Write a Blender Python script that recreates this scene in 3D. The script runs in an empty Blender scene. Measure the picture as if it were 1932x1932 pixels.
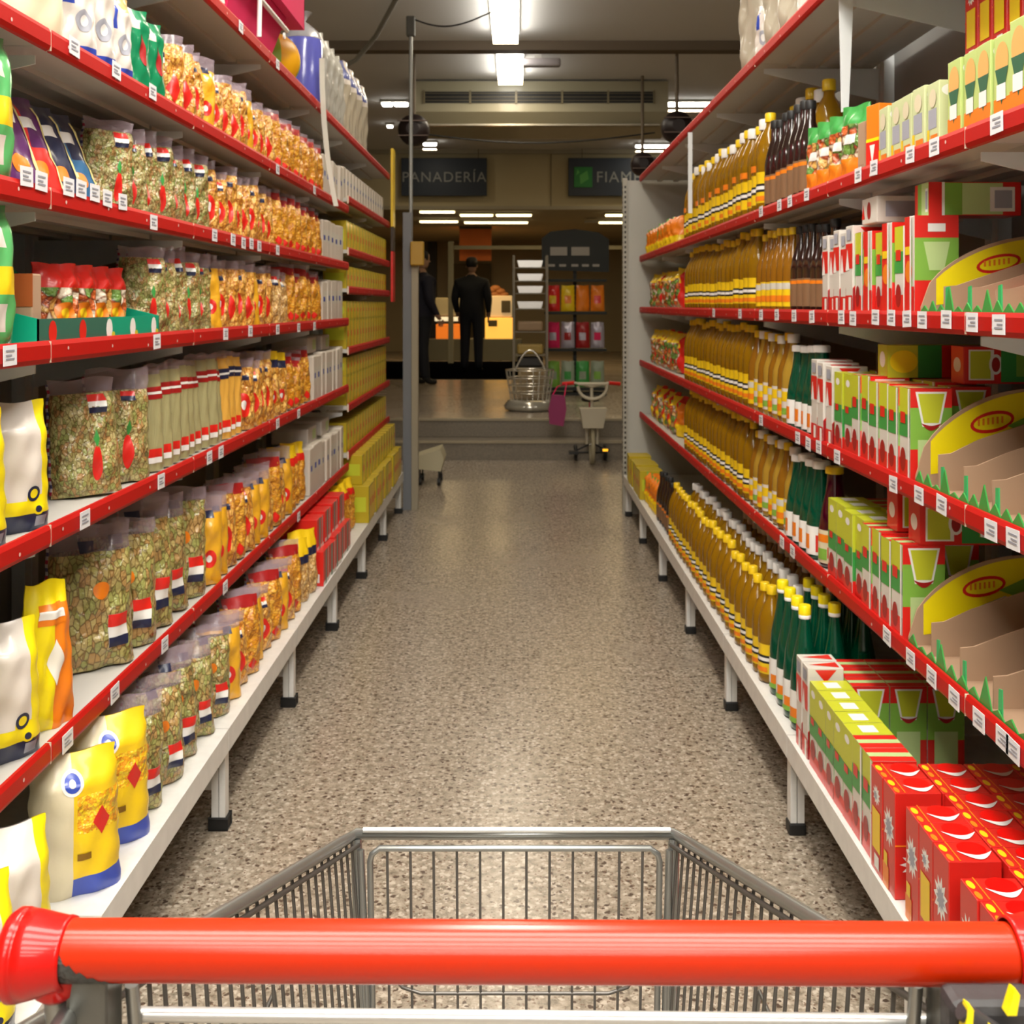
import bpy, bmesh, math, random
from mathutils import Vector, Matrix
rnd = random.Random(7)
S = bpy.context.scene
COL = S.collection
R = math.radians
PI = math.pi
# ------------------------------------------------------------------ camera
H = 1.38
cd = bpy.data.cameras.new('camera'); cam = bpy.data.objects.new('camera', cd); COL.objects.link(cam)
cam.location = (0, 0, H); cam.rotation_euler = (R(90), 0, 0)
cd.sensor_width = 36; cd.lens = 2100 / 1932 * 36
cd.shift_x = -9 / 1932; cd.shift_y = -391 / 1932
cd.clip_start = 0.05; cd.clip_end = 100
cd.dof.use_dof = True; cd.dof.focus_distance = 1.15; cd.dof.aperture_fstop = 19
S.camera = cam
# ------------------------------------------------------------------ world, exposure
w = bpy.data.worlds.new('world'); S.world = w; w.use_nodes = True
w.node_tree.nodes['Background'].inputs[0].default_value = (0.9, 0.85, 0.75, 1)
w.node_tree.nodes['Background'].inputs[1].default_value = 0.10
S.view_settings.view_transform = 'Standard'; S.view_settings.look = 'None'
S.view_settings.gamma = 1; S.view_settings.use_curve_mapping = False
S.view_settings.exposure = 0.24
S.cycles.use_denoising = True
S.cycles.max_bounces = 7; S.cycles.diffuse_bounces = 3; S.cycles.glossy_bounces = 3
S.cycles.transmission_bounces = 6; S.cycles.transparent_max_bounces = 10
S.cycles.caustics_reflective = False; S.cycles.caustics_refractive = False
S.cycles.sample_clamp_indirect = 4
# ------------------------------------------------------------------ materials
MATS = {}
def mat(name, col, rough=0.5, metal=0.0, trans=0.0, coat=0.0, alpha=1.0, emit=0.0, bump=0.0, bscale=60, var=0.0, ior=1.45, spec=0.5):
    if name in MATS: return MATS[name]
    m = bpy.data.materials.new(name); MATS[name] = m; m.use_nodes = True
    nt = m.node_tree; b = nt.nodes['Principled BSDF']
    c = (col[0], col[1], col[2], 1)
    b.inputs['Base Color'].default_value = c; b.inputs['Roughness'].default_value = rough
    b.inputs['Metallic'].default_value = metal; b.inputs['Transmission Weight'].default_value = trans
    b.inputs['Coat Weight'].default_value = coat; b.inputs['Coat Roughness'].default_value = 0.12
    b.inputs['Alpha'].default_value = alpha; b.inputs['IOR'].default_value = ior
    b.inputs['Specular IOR Level'].default_value = spec
    if emit:
        b.inputs['Emission Color'].default_value = c; b.inputs['Emission Strength'].default_value = emit
    if bump or var:
        tc = nt.nodes.new('ShaderNodeTexCoord'); n = nt.nodes.new('ShaderNodeTexNoise')
        n.inputs['Scale'].default_value = bscale; n.inputs['Detail'].default_value = 3
        nt.links.new(tc.outputs['Object'], n.inputs['Vector'])
        if bump:
            bp = nt.nodes.new('ShaderNodeBump'); bp.inputs['Strength'].default_value = bump; bp.inputs['Distance'].default_value = 0.004
            nt.links.new(n.outputs['Fac'], bp.inputs['Height']); nt.links.new(bp.outputs['Normal'], b.inputs['Normal'])
        if var:
            mx = nt.nodes.new('ShaderNodeMix'); mx.data_type = 'RGBA'; mx.blend_type = 'MIX'
            mx.inputs['A'].default_value = tuple(x * (1 - var) for x in col) + (1,)
            mx.inputs['B'].default_value = tuple(min(1, x * (1 + var)) for x in col) + (1,)
            nt.links.new(n.outputs['Fac'], mx.inputs['Factor']); nt.links.new(mx.outputs['Result'], b.inputs['Base Color'])
    return m

def ramp(nt, stops):
    r = nt.nodes.new('ShaderNodeValToRGB'); e = r.color_ramp.elements
    while len(e) < len(stops): e.new(0.5)
    for i, (p, c) in enumerate(stops):
        e[i].position = p; e[i].color = (c[0], c[1], c[2], 1)
    return r

def speckle(name, cols, dark, scale=60, stretch=(1, 1, 1), coat=0.8, edge=0.13, rot=0.6):
    """bag contents seen through clear film: voronoi pieces with dark gaps, random piece colours"""
    if name in MATS: return MATS[name]
    m = bpy.data.materials.new(name); MATS[name] = m; m.use_nodes = True
    nt = m.node_tree; b = nt.nodes['Principled BSDF']
    tc = nt.nodes.new('ShaderNodeTexCoord'); oi = nt.nodes.new('ShaderNodeObjectInfo')
    mp = nt.nodes.new('ShaderNodeMapping'); mp.inputs['Scale'].default_value = stretch; mp.inputs['Rotation'].default_value = (rot, rot * .5, rot * .7)
    ad = nt.nodes.new('ShaderNodeVectorMath'); ad.operation = 'ADD'
    nt.links.new(tc.outputs['Object'], ad.inputs[0]); nt.links.new(oi.outputs['Random'], ad.inputs[1])
    nt.links.new(ad.outputs[0], mp.inputs['Vector'])
    v = nt.nodes.new('ShaderNodeTexVoronoi'); v.inputs['Scale'].default_value = scale
    nt.links.new(mp.outputs[0], v.inputs['Vector'])
    v2 = nt.nodes.new('ShaderNodeTexVoronoi'); v2.feature = 'DISTANCE_TO_EDGE'; v2.inputs['Scale'].default_value = scale
    nt.links.new(mp.outputs[0], v2.inputs['Vector'])
    sep = nt.nodes.new('ShaderNodeSeparateColor'); nt.links.new(v.outputs['Color'], sep.inputs[0])
    n = len(cols); r = ramp(nt, [(i / n, c) for i, c in enumerate(cols)]); r.color_ramp.interpolation = 'CONSTANT'
    nt.links.new(sep.outputs[0], r.inputs[0])
    e = ramp(nt, [(0.0, dark), (edge, (1, 1, 1))]); nt.links.new(v2.outputs['Distance'], e.inputs[0])
    mx = nt.nodes.new('ShaderNodeMix'); mx.data_type = 'RGBA'; mx.blend_type = 'MULTIPLY'; mx.inputs['Factor'].default_value = 1
    nt.links.new(r.outputs[0], mx.inputs['A']); nt.links.new(e.outputs[0], mx.inputs['B'])
    nt.links.new(mx.outputs['Result'], b.inputs['Base Color'])
    nz = nt.nodes.new('ShaderNodeTexNoise'); nz.inputs['Scale'].default_value = 28; nz.inputs['Detail'].default_value = 4
    nt.links.new(ad.outputs[0], nz.inputs['Vector'])
    bp = nt.nodes.new('ShaderNodeBump'); bp.inputs['Strength'].default_value = 0.95; bp.inputs['Distance'].default_value = 0.03
    nt.links.new(nz.outputs['Fac'], bp.inputs['Height'])
    nt.links.new(bp.outputs['Normal'], b.inputs['Coat Normal']); nt.links.new(bp.outputs['Normal'], b.inputs['Normal'])
    b.inputs['Roughness'].default_value = 0.45; b.inputs['Coat Weight'].default_value = coat; b.inputs['Coat Roughness'].default_value = 0.09
    return m

def stripes(name, cols, freq, axis=2, rough=0.4, noise=0.0):
    """cyclic bands along an object axis"""
    if name in MATS: return MATS[name]
    m = bpy.data.materials.new(name); MATS[name] = m; m.use_nodes = True
    nt = m.node_tree; b = nt.nodes['Principled BSDF']; b.inputs['Roughness'].default_value = rough
    b.inputs['Coat Weight'].default_value = 0.4
    tc = nt.nodes.new('ShaderNodeTexCoord'); sx = nt.nodes.new('ShaderNodeSeparateXYZ'); nt.links.new(tc.outputs['Object'], sx.inputs[0])
    mu = nt.nodes.new('ShaderNodeMath'); mu.operation = 'MULTIPLY'; mu.inputs[1].default_value = freq; nt.links.new(sx.outputs[axis], mu.inputs[0])
    fr = nt.nodes.new('ShaderNodeMath'); fr.operation = 'FRACT'; nt.links.new(mu.outputs[0], fr.inputs[0])
    r = ramp(nt, [(i / len(cols), c) for i, c in enumerate(cols)]); r.color_ramp.interpolation = 'CONSTANT'
    nt.links.new(fr.outputs[0], r.inputs[0]); nt.links.new(r.outputs[0], b.inputs['Base Color'])
    return m

RED = mat('rail_red', (0.46, 0.006, 0.004), 0.5, spec=0.3)
SHELF = mat('shelf_grey', (0.56, 0.54, 0.50), 0.5, var=0.05, bscale=3)
SHELFW = mat('shelf_white', (0.74, 0.73, 0.70), 0.42, var=0.13, bscale=26)
BACK = mat('back_panel_grey', (0.30, 0.30, 0.29), 0.6)
BRKT = mat('bracket_white', (0.72, 0.75, 0.76), 0.4)
CREAM = mat('joint_cream', (0.75, 0.62, 0.48), 0.5)
TAGW = mat('price_tag_paper', (0.78, 0.79, 0.82), 0.5)
TAGP = mat('price_tag_print', (0.30, 0.31, 0.36), 0.5)
BLACK = mat('black_plastic', (0.012, 0.012, 0.012), 0.5)
WHITE = mat('white_print', (0.86, 0.85, 0.82), 0.45, coat=0.2)
CHROME = mat('cart_zinc', (0.36, 0.37, 0.36), 0.32, metal=0.85)
CHROMEL = mat('cart_zinc_bright', (0.70, 0.70, 0.68), 0.3, metal=0.6)
WIRE = mat('cart_wire', (0.13, 0.12, 0.11), 0.4, metal=0.6)
HRED = mat('handle_red', (0.50, 0.020, 0.0), 0.55, coat=0.75, spec=0.1)
HRED.node_tree.nodes['Principled BSDF'].inputs['Coat Roughness'].default_value = 0.20
CRED = mat('cap_red', (0.52, 0.004, 0.002), 0.4, coat=0.5, spec=0.2)
FILM = mat('clear_film', (0.46, 0.36, 0.42), 0.14, coat=1, alpha=0.34, bump=1.0, bscale=70)
YEL = mat('print_yellow', (0.86, 0.58, 0.01), 0.4, coat=0.3)
YEL2 = mat('print_bright_yellow', (0.93, 0.76, 0.005), 0.4, coat=0.3)
ORG = mat('print_orange', (0.84, 0.22, 0.01), 0.4, coat=0.3)
PRED = mat('print_red', (0.72, 0.018, 0.012), 0.38, coat=0.35)
DRED = mat('print_dark_red', (0.36, 0.01, 0.012), 0.4, coat=0.3)
GRN = mat('print_green', (0.045, 0.32, 0.06), 0.4, coat=0.3)
LGRN = mat('print_leaf_green', (0.22, 0.46, 0.06), 0.4, coat=0.3)
LIME = mat('print_lime', (0.56, 0.60, 0.03), 0.4, coat=0.3)
PGRN = mat('print_pale_green', (0.50, 0.66, 0.28), 0.4, coat=0.3)
TEAL = mat('print_teal_green', (0.0, 0.22, 0.12), 0.45, coat=0.2)
NAVY = mat('print_navy', (0.012, 0.018, 0.06), 0.35, coat=0.4)
BLUE = mat('print_blue', (0.03, 0.07, 0.45), 0.35, coat=0.4)
PINK = mat('pink_plastic', (0.72, 0.03, 0.12), 0.65, spec=0.15)
PURP = mat('print_purple', (0.10, 0.015, 0.12), 0.3, coat=0.5)
PWHITE = mat('pack_white', (0.72, 0.66, 0.60), 0.35, coat=0.5, bump=0.35, bscale=30)
CREAMP = mat('pack_cream', (0.74, 0.66, 0.46), 0.4, coat=0.35, bump=0.3, bscale=30)
CARD = mat('cardboard', (0.42, 0.27, 0.17), 0.8, var=0.06, bscale=14)
GREYP = mat('pack_grey', (0.36, 0.35, 0.31), 0.4, coat=0.4, bump=0.5, bscale=25)
PALE = mat('carton_pale', (0.62, 0.60, 0.52), 0.5)
SEAM = stripes('film_seam_print', [(0.70, 0.62, 0.64), (0.50, 0.02, 0.08), (0.66, 0.60, 0.62), (0.08, 0.07, 0.22)], 38)
PENNE = speckle('yellow_pasta', [(0.80, 0.42, 0.07), (0.88, 0.54, 0.13), (0.72, 0.34, 0.04)], (0.50, 0.22, 0.05), 88, (1, 1, 0.5))
NEST = speckle('orange_nest_pasta', [(0.78, 0.36, 0.02), (0.86, 0.47, 0.05), (0.68, 0.28, 0.01)], (0.50, 0.20, 0.03), 62, (1, 1, 1.8), edge=0.1)
FUSI = speckle('pale_spiral_pasta', [(0.80, 0.52, 0.20), (0.86, 0.62, 0.28), (0.7, 0.42, 0.12)], (0.45, 0.26, 0.10), 95, (1, 1, 0.7))
OLIV = speckle('tricolour_pasta', [(0.40, 0.36, 0.13), (0.30, 0.32, 0.09), (0.50, 0.42, 0.18), (0.42, 0.24, 0.08)], (0.34, 0.25, 0.12), 150, (1, 1, 0.6))
OLIVB = speckle('large_tricolour_pasta', [(0.42, 0.38, 0.12), (0.34, 0.35, 0.10), (0.50, 0.40, 0.15), (0.44, 0.27, 0.09)], (0.30, 0.22, 0.09), 120, (.9, .9, .45))
SOLY = mat('pasta_solid_yellow', (0.82, 0.42, 0.02), 0.4, coat=0.7, bump=0.9, bscale=40, var=0.12)
TREE = speckle('soup_mix', [(0.6, 0.12, 0.02), (0.7, 0.4, 0.1), (0.15, 0.3, 0.05), (0.75, 0.65, 0.5)], (0.3, 0.1, 0.03), 40)
CORN = speckle('corn_print', [(0.9, 0.62, 0.01), (0.9, 0.42, 0.01), (0.92, 0.68, 0.03)], (0.85, 0.45, 0.0), 170, edge=0.1, coat=0.4)
OIL = mat('sunflower_oil', (0.60, 0.30, 0.008), 0.06, trans=0.6, coat=0.6, ior=1.2)
OILD = mat('amber_oil', (0.36, 0.15, 0.01), 0.08, trans=0.3, coat=0.6, ior=1.2)
GGLASS = mat('green_glass', (0.0, 0.075, 0.035), 0.06, trans=0.25, coat=0.8, ior=1.3)
DGLASS = mat('dark_glass', (0.02, 0.008, 0.006), 0.08, coat=0.8)
WINE = mat('dark_red_glass', (0.045, 0.0, 0.008), 0.06, coat=0.9)

# ------------------------------------------------------------------ mesh builder
class MB:
    def __init__(s): s.v = []; s.f = []; s.m = []; s.s = []
    def add(s, vs, fs, mi=0, smooth=False):
        o = len(s.v); s.v += [tuple(x) for x in vs]
        for f in fs: s.f.append([o + i for i in f]); s.m.append(mi); s.s.append(smooth)
    def box(s, x0, x1, y0, y1, z0, z1, mi=0):
        if x0 > x1: x0, x1 = x1, x0
        if y0 > y1: y0, y1 = y1, y0
        v = [(x0,y0,z0),(x1,y0,z0),(x1,y1,z0),(x0,y1,z0),(x0,y0,z1),(x1,y0,z1),(x1,y1,z1),(x0,y1,z1)]
        s.add(v, [(0,3,2,1),(4,5,6,7),(0,1,5,4),(1,2,6,5),(2,3,7,6),(3,0,4,7)], mi)
    def cbox(s, x0, x1, y0, y1, z0, z1, bev=0.003, mi=0, seg=2):
        bm = bmesh.new(); bmesh.ops.create_cube(bm, size=1)
        for v in bm.verts:
            v.co = Vector(((x0+x1)/2 + v.co.x*(x1-x0), (y0+y1)/2 + v.co.y*(y1-y0), (z0+z1)/2 + v.co.z*(z1-z0)))
        bmesh.ops.bevel(bm, geom=bm.edges[:], offset=bev, segments=seg, affect='EDGES', profile=0.5)
        bmesh.ops.recalc_face_normals(bm, faces=bm.faces[:])
        bm.verts.index_update()
        s.add([v.co[:] for v in bm.verts], [[v.index for v in f.verts] for f in bm.faces], mi); bm.free()
    def poly(s, pts, mi=0): s.add(pts, [list(range(len(pts)))], mi)
    def prism(s, pts, off, mi=0):
        """closed outline extruded by vector off"""
        n = len(pts); a = [Vector(p) for p in pts]; b = [p + Vector(off) for p in a]
        s.add(a + b, [list(range(n))[::-1], list(range(n, 2*n))] + [(i, (i+1) % n, n+(i+1) % n, n+i) for i in range(n)], mi)
    def tube(s, path, r, seg=8, mi=0, closed=False, rr=None):
        P = [Vector(p) for p in path]; n = len(P); vs = []; up = None
        for i, p in enumerate(P):
            if closed: t = (P[(i+1) % n] - P[i-1])
            else: t = (P[min(i+1, n-1)] - P[max(i-1, 0)])
            t.normalize()
            if up is None: up = Vector((0, 0, 1)) if abs(t.z) < .9 else Vector((1, 0, 0))
            a = t.cross(up).normalized(); up = a.cross(t).normalized()
            q = rr[i] if rr else r
            for k in range(seg):
                an = 2*PI*k/seg; vs.append(p + (a*math.cos(an) + up*math.sin(an))*q)
        fs = []
        for i in range(n if closed else n-1):
            j = (i+1) % n
            for k in range(seg):
                fs.append((i*seg+k, i*seg+(k+1) % seg, j*seg+(k+1) % seg, j*seg+k))
        s.add(vs, fs, mi, True)
        if not closed:
            s.add(vs[:seg], [list(range(seg))[::-1]], mi); s.add(vs[-seg:], [list(range(seg))], mi)
    def lathe(s, prof, seg=20, mi=0, c=(0, 0, 0), a0=0, a1=2*PI, caps=True, sx=1, sy=1):
        full = abs(a1-a0-2*PI) < 1e-6; k = seg if full else seg+1; vs = []; fs = []
        for r, z in prof:
            for i in range(k):
                a = a0 + (a1-a0)*i/seg; vs.append((c[0]+r*math.cos(a)*sx, c[1]+r*math.sin(a)*sy, c[2]+z))
        for j in range(len(prof)-1):
            for i in range(seg):
                b = (i+1) % k
                fs.append((j*k+i, j*k+b, (j+1)*k+b, (j+1)*k+i))
        s.add(vs, fs, mi, True)
        if full and caps:
            s.add(vs[:k], [list(range(k))[::-1]], mi); s.add(vs[-k:], [list(range(k))], mi)
    def disc(s, c, u, v, r, mi=0, n=16, r2=None, t=0.0):
        c = Vector(c); u = Vector(u); v = Vector(v); r2 = r2 or r
        pts = [c + u*r*math.cos(2*PI*i/n) + v*r2*math.sin(2*PI*i/n) for i in range(n)]
        if t: s.prism(pts, u.cross(v)*t, mi)
        else: s.poly(pts, mi)
    def mesh(s, name, mats):
        me = bpy.data.meshes.new(name); me.from_pydata(s.v, [], s.f)
        for m in (mats if isinstance(mats, (list, tuple)) else [mats]): me.materials.append(m)
        me.polygons.foreach_set('material_index', s.m); me.polygons.foreach_set('use_smooth', s.s)
        me.update(); return me

def link(name, data, parent=None, loc=(0, 0, 0)):
    o = bpy.data.objects.new(name, data); COL.objects.link(o); o.location = loc
    if parent: o.parent = parent
    return o
def tag(o, label, cat, group=None):
    o['label'] = label; o['category'] = cat
    if group: o['group'] = group
    return o
def struct(o): o['kind'] = 'structure'; return o
def empty(name, label, cat, loc=(0, 0, 0), group=None, rz=0):
    o = link(name, None, None, loc); o.rotation_euler[2] = rz; return tag(o, label, cat, group)

# ------------------------------------------------------------------ room
def floor_mat():
    m = bpy.data.materials.new('terrazzo'); m.use_nodes = True; nt = m.node_tree; b = nt.nodes['Principled BSDF']
    tc = nt.nodes.new('ShaderNodeTexCoord')
    n = nt.nodes.new('ShaderNodeTexNoise'); n.inputs['Scale'].default_value = 42; n.inputs['Detail'].default_value = 6; n.inputs['Roughness'].default_value = .75
    nt.links.new(tc.outputs['Object'], n.inputs['Vector'])
    r = ramp(nt, [(0.36, (0.16, 0.13, 0.095)), (0.5, (0.31, 0.26, 0.20)), (0.66, (0.46, 0.39, 0.31))]); nt.links.new(n.outputs['Fac'], r.inputs[0])
    def chips(sc, lo, hi, col, prev, dist=0.004):
        wn = nt.nodes.new('ShaderNodeTexNoise'); wn.inputs['Scale'].default_value = sc*1.4; nt.links.new(tc.outputs['Object'], wn.inputs['Vector'])
        sm = nt.nodes.new('ShaderNodeVectorMath'); sm.operation = 'SCALE'; sm.inputs['Scale'].default_value = 1.1/sc; nt.links.new(wn.outputs['Color'], sm.inputs[0])
        ad = nt.nodes.new('ShaderNodeVectorMath'); nt.links.new(tc.outputs['Object'], ad.inputs[0]); nt.links.new(sm.outputs[0], ad.inputs[1])
        v = nt.nodes.new('ShaderNodeTexVoronoi'); v.inputs['Scale'].default_value = sc; nt.links.new(ad.outputs[0], v.inputs['Vector'])
        e = ramp(nt, [(lo, (1, 1, 1)), (hi, (0, 0, 0))]); nt.links.new(v.outputs['Distance'], e.inputs[0])
        sp = nt.nodes.new('ShaderNodeSeparateColor'); nt.links.new(v.outputs['Color'], sp.inputs[0])
        g = nt.nodes.new('ShaderNodeMath'); g.operation = 'GREATER_THAN'; g.inputs[1].default_value = 0.35; nt.links.new(sp.outputs[0], g.inputs[0])
        mu = nt.nodes.new('ShaderNodeMath'); mu.operation = 'MULTIPLY'; nt.links.new(e.outputs[0], mu.inputs[0]); nt.links.new(g.outputs[0], mu.inputs[1])
        mx = nt.nodes.new('ShaderNodeMix'); mx.data_type = 'RGBA'; mx.inputs['B'].default_value = (*col, 1)
        nt.links.new(mu.outputs[0], mx.inputs['Factor']); nt.links.new(prev, mx.inputs['A']); return mx.outputs['Result']
    o = chips(60, 0.30, 0.42, (0.50, 0.43, 0.35), r.outputs[0])
    o = chips(48, 0.24, 0.34, (0.085, 0.058, 0.042), o)
    o = chips(95, 0.22, 0.34, (0.17, 0.11, 0.075), o)
    nt.links.new(o, b.inputs['Base Color'])
    n2 = nt.nodes.new('ShaderNodeTexNoise'); n2.inputs['Scale'].default_value = 1.3; nt.links.new(tc.outputs['Object'], n2.inputs['Vector'])
    r2 = nt.nodes.new('ShaderNodeMapRange'); r2.inputs['To Min'].default_value = 0.16; r2.inputs['To Max'].default_value = 0.34
    nt.links.new(n2.outputs['Fac'], r2.inputs[0]); nt.links.new(r2.outputs[0], b.inputs['Roughness'])
    b.inputs['Specular IOR Level'].default_value = 0.45
    return m
TERR = floor_mat()
STEPM = mat('step_terrazzo', (0.20, 0.17, 0.13), 0.4, var=0.35, bscale=60)
CEIL = mat('ceiling_paint', (0.80, 0.77, 0.72), 0.8, var=0.03, bscale=1.2)
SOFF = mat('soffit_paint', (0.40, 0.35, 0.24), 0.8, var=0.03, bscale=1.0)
FASC = mat('fascia_paint', (0.52, 0.44, 0.26), 0.8, var=0.04, bscale=1.5)
BEAM = mat('beam_brown', (0.16, 0.12, 0.08), 0.7)
WALLM = mat('wall_paint', (0.34, 0.29, 0.18), 0.8)
DARKW = mat('wall_dark', (0.10, 0.08, 0.04), 0.8)

def slab(name, x0, x1, y0, y1, z0, z1, m):
    b = MB(); b.box(x0, x1, y0, y1, z0, z1); return struct(link(name, b.mesh(name, m)))
slab('floor', -6, 6, -8, 9.89, -0.1, 0, TERR)
slab('floor_upper', -6, 6, 10.225, 26, 0.1, 0.336, TERR)
slab('step_lower', -6, 6, 9.89, 10.2, -0.1, 0.168, STEPM)
slab('step_upper', -6, 6, 10.2, 10.22, 0.17, 0.334, STEPM)
b = MB(); b.box(-6, 6, 9.875, 9.905, 0.150, 0.172); b.box(-6, 6, 10.185, 10.235, 0.318, 0.3385)
struct(link('trim_1', b.mesh('step_nosing', mat('nosing', (0.34, 0.29, 0.2), 0.4))))
slab('ceiling', -6, 6, -8, 16, 3.6, 3.7, CEIL)
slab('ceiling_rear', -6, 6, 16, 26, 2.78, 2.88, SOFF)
slab('wall_front', -6, 6, 15.95, 16.05, 2.74, 3.6, FASC).name = 'wall_fascia'
slab('wall_back', -6, 6, 25, 25.1, 0.3, 2.8, WALLM)
slab('wall_left', -6.1, -6, -8, 26, 0, 3.7, WALLM)
slab('wall_right', 6, 6.1, -8, 26, 0, 3.7, WALLM)
slab('wall_camera', -6, 6, -8.1, -8, 0, 3.7, CEIL)
b = MB(); b.box(-6, 6, 9.35, 9.5, 3.52, 3.6); struct(link('trim_2', b.mesh('ceiling_beam', BEAM)))
b = MB(); b.box(-6, 6, 15.90, 15.95, 3.54, 3.6); b.box(-6, 6, 15.9, 15.95, 2.74, 2.79); struct(link('trim_3', b.mesh('fascia_edge', SOFF)))
b = MB(); b.box(0.485, 0.495, 15.93, 15.95, 2.79, 3.54); struct(link('trim_4', b.mesh('fascia_joint', BEAM)))

# ------------------------------------------------------------------ ceiling lamps
LK = 0.42
LAMP = mat('lamp_diffuser', (1.0, 0.98, 0.92), 0.5, emit=9)
LAMPW = mat('lamp_diffuser_warm', (1.0, 0.80, 0.42), 0.5, emit=4)
HOUS = mat('lamp_housing', (0.55, 0.53, 0.48), 0.5)
def lamp(label, x, y, z, lx, ly, power, warm=False, group='ceiling tube lamps', vis=True, col=(1, 0.93, 0.82)):
    t = empty('ceiling_lamp', label, 'lamp', (x, y, z), group)
    b = MB(); b.cbox(-lx/2-0.012, lx/2+0.012, -ly/2-0.012, ly/2+0.012, -0.03, -0.001, 0.004); link('housing', b.mesh('housing', HOUS), t)
    b = MB(); b.cbox(-lx/2, lx/2, -ly/2, ly/2, -0.105 if ly > .2 else -.058, -0.031, 0.012); link('diffuser', b.mesh('diffuser', LAMPW if warm else LAMP), t)
    if power:
        l = bpy.data.lights.new('lamp_light', 'AREA'); l.shape = 'RECTANGLE'; l.size = lx; l.size_y = ly; l.energy = power*LK; l.color = col
        o = link('lamp_light', l, t, (0, 0, -0.112)); o.visible_camera = True
    return t
WC = (1, 0.80, 0.50)
lamp('bright ceiling lamp nearest the top edge above the aisle', -0.09, 8.35, 3.6, 0.20, 1.3, 20, col=(1, .78, .44), group='lamps over the aisle')
lamp('bright ceiling lamp just past the brown ceiling beam', -0.06, 10.15, 3.6, 0.23, 1.05, 18, col=(1, .76, .42), group='lamps over the aisle')
# wide lamps added overhead, out of view, to broaden the highlight on the handle
for k_, (yl, pw) in enumerate([(.75, 62), (-.15, 55), (-1.1, 55), (-2.2, 55), (-3.5, 60), (-5.2, 60)]):
    lamp(['first', 'second', 'third', 'fourth', 'fifth', 'sixth'][k_] + ' added wide highlight lamp counted backwards from above the cart', 0.0, yl, 3.6, 2.4, 0.5, pw)
lamp('ceiling lamp overhead above the cart front', 0.0, 2.5, 3.6, 0.3, 1.5, 84)
lamp('ceiling lamp overhead mid aisle', 0.0, 5.2, 3.6, 0.24, 1.3, 24, col=(1, .80, .50))
lamp('ceiling lamp overhead in the next aisle left', -3.4, 3.0, 3.6, 0.3, 1.5, 60)
lamp('ceiling lamp overhead in the next aisle right', 3.4, 3.0, 3.6, 0.3, 1.5, 60)
lamp('long white ceiling tube at right above the right shelves', 1.92, 12.1, 3.6, 0.62, 0.12, 6, col=WC)
lamp('longest of the two left-hand ceiling tubes beside the grey pole', -1.26, 12.1, 3.6, 0.15, 0.12, 0)
lamp('shorter left-hand ceiling tube beside the grey pole', -1.41, 12.1, 3.6, 0.11, 0.12, 0)
lamp('small round-ended ceiling tube right of the air unit', 1.70, 13.75, 3.6, 0.20, 0.12, 3, col=WC)
lamp('ceiling tube just above the right-hand hanging sign', 1.87, 15.3, 3.6, 0.47, 0.12, 4, col=WC)
lamp('small ceiling tube beside the dark round drum at left', -1.18, 15.1, 3.6, 0.18, 0.12, 3, col=WC)
lamp('tiny ceiling lamp above the yellow strip at left', -1.55, 13.6, 3.6, 0.07, 0.07, 0)
G2 = 'warm tubes beyond the fascia'
for k, (px0, px1, py, yy) in enumerate([(792, 858, 394, 16.3), (868, 930, 400, 16.9), (936, 1003, 401, 16.9), (792, 864, 413, 18.2), (876, 996, 416, 18.4), (1142, 1176, 402, 16.9), (1130, 1176, 419, 18.4)]):
    x0 = (px0-975)*yy/2100; x1 = (px1-975)*yy/2100
    lab = ['upper left warm tube below the bakery sign', 'upper middle warm tube left half below the fascia', 'upper middle warm tube right half below the fascia',
           'lower left warm tube below the bakery sign', 'long lower warm tube above the orange panel', 'upper right warm tube beside the white end panel', 'lower right warm tube beside the white end panel'][k]
    lamp(lab, (x0+x1)/2, yy, 2.78, x1-x0, 0.10, 0, warm=True, group=G2)
for nm, x, y, e in (('a', -0.8, 20.5, 36), ('b', 1.2, 18, 22), ('c', 0.8, 13.2, 13)):  # fill lamps added to brighten the counter, the deli aisle and the steps
    l = bpy.data.lights.new('fill_light', 'AREA'); l.size = 1.2; l.energy = e; l.color = (1, .72, .36)
    t = empty('ceiling_lamp', {'a': 'added warm fill lamp over the bakery counter', 'b': 'added warm fill lamp over the deli aisle', 'c': 'added fill lamp over the steps'}[nm], 'lamp', (x, y, 2.74 if y > 16 else 3.6))
    bb = MB(); bb.box(-.1, .1, -.1, .1, -.03, 0.0); link('housing', bb.mesh('housing', HOUS), t)
    link('lamp_light', l, t, (0, 0, -0.05))
# unlit grey fixture
t = empty('emergency_light', 'unlit grey tube fitting beside the second aisle lamp', 'lamp', (0.19, 9.9, 3.6))
b = MB(); b.cbox(-.20, .20, -.05, .05, -.105, -.03, .02); link('body', b.mesh('body', mat('fitting_grey', (0.42, 0.38, 0.38), 0.6)), t)
b = MB(); b.box(-.03, .03, -.03, .03, -.03, 0); link('mount', b.mesh('mount', HOUS), t)

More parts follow.
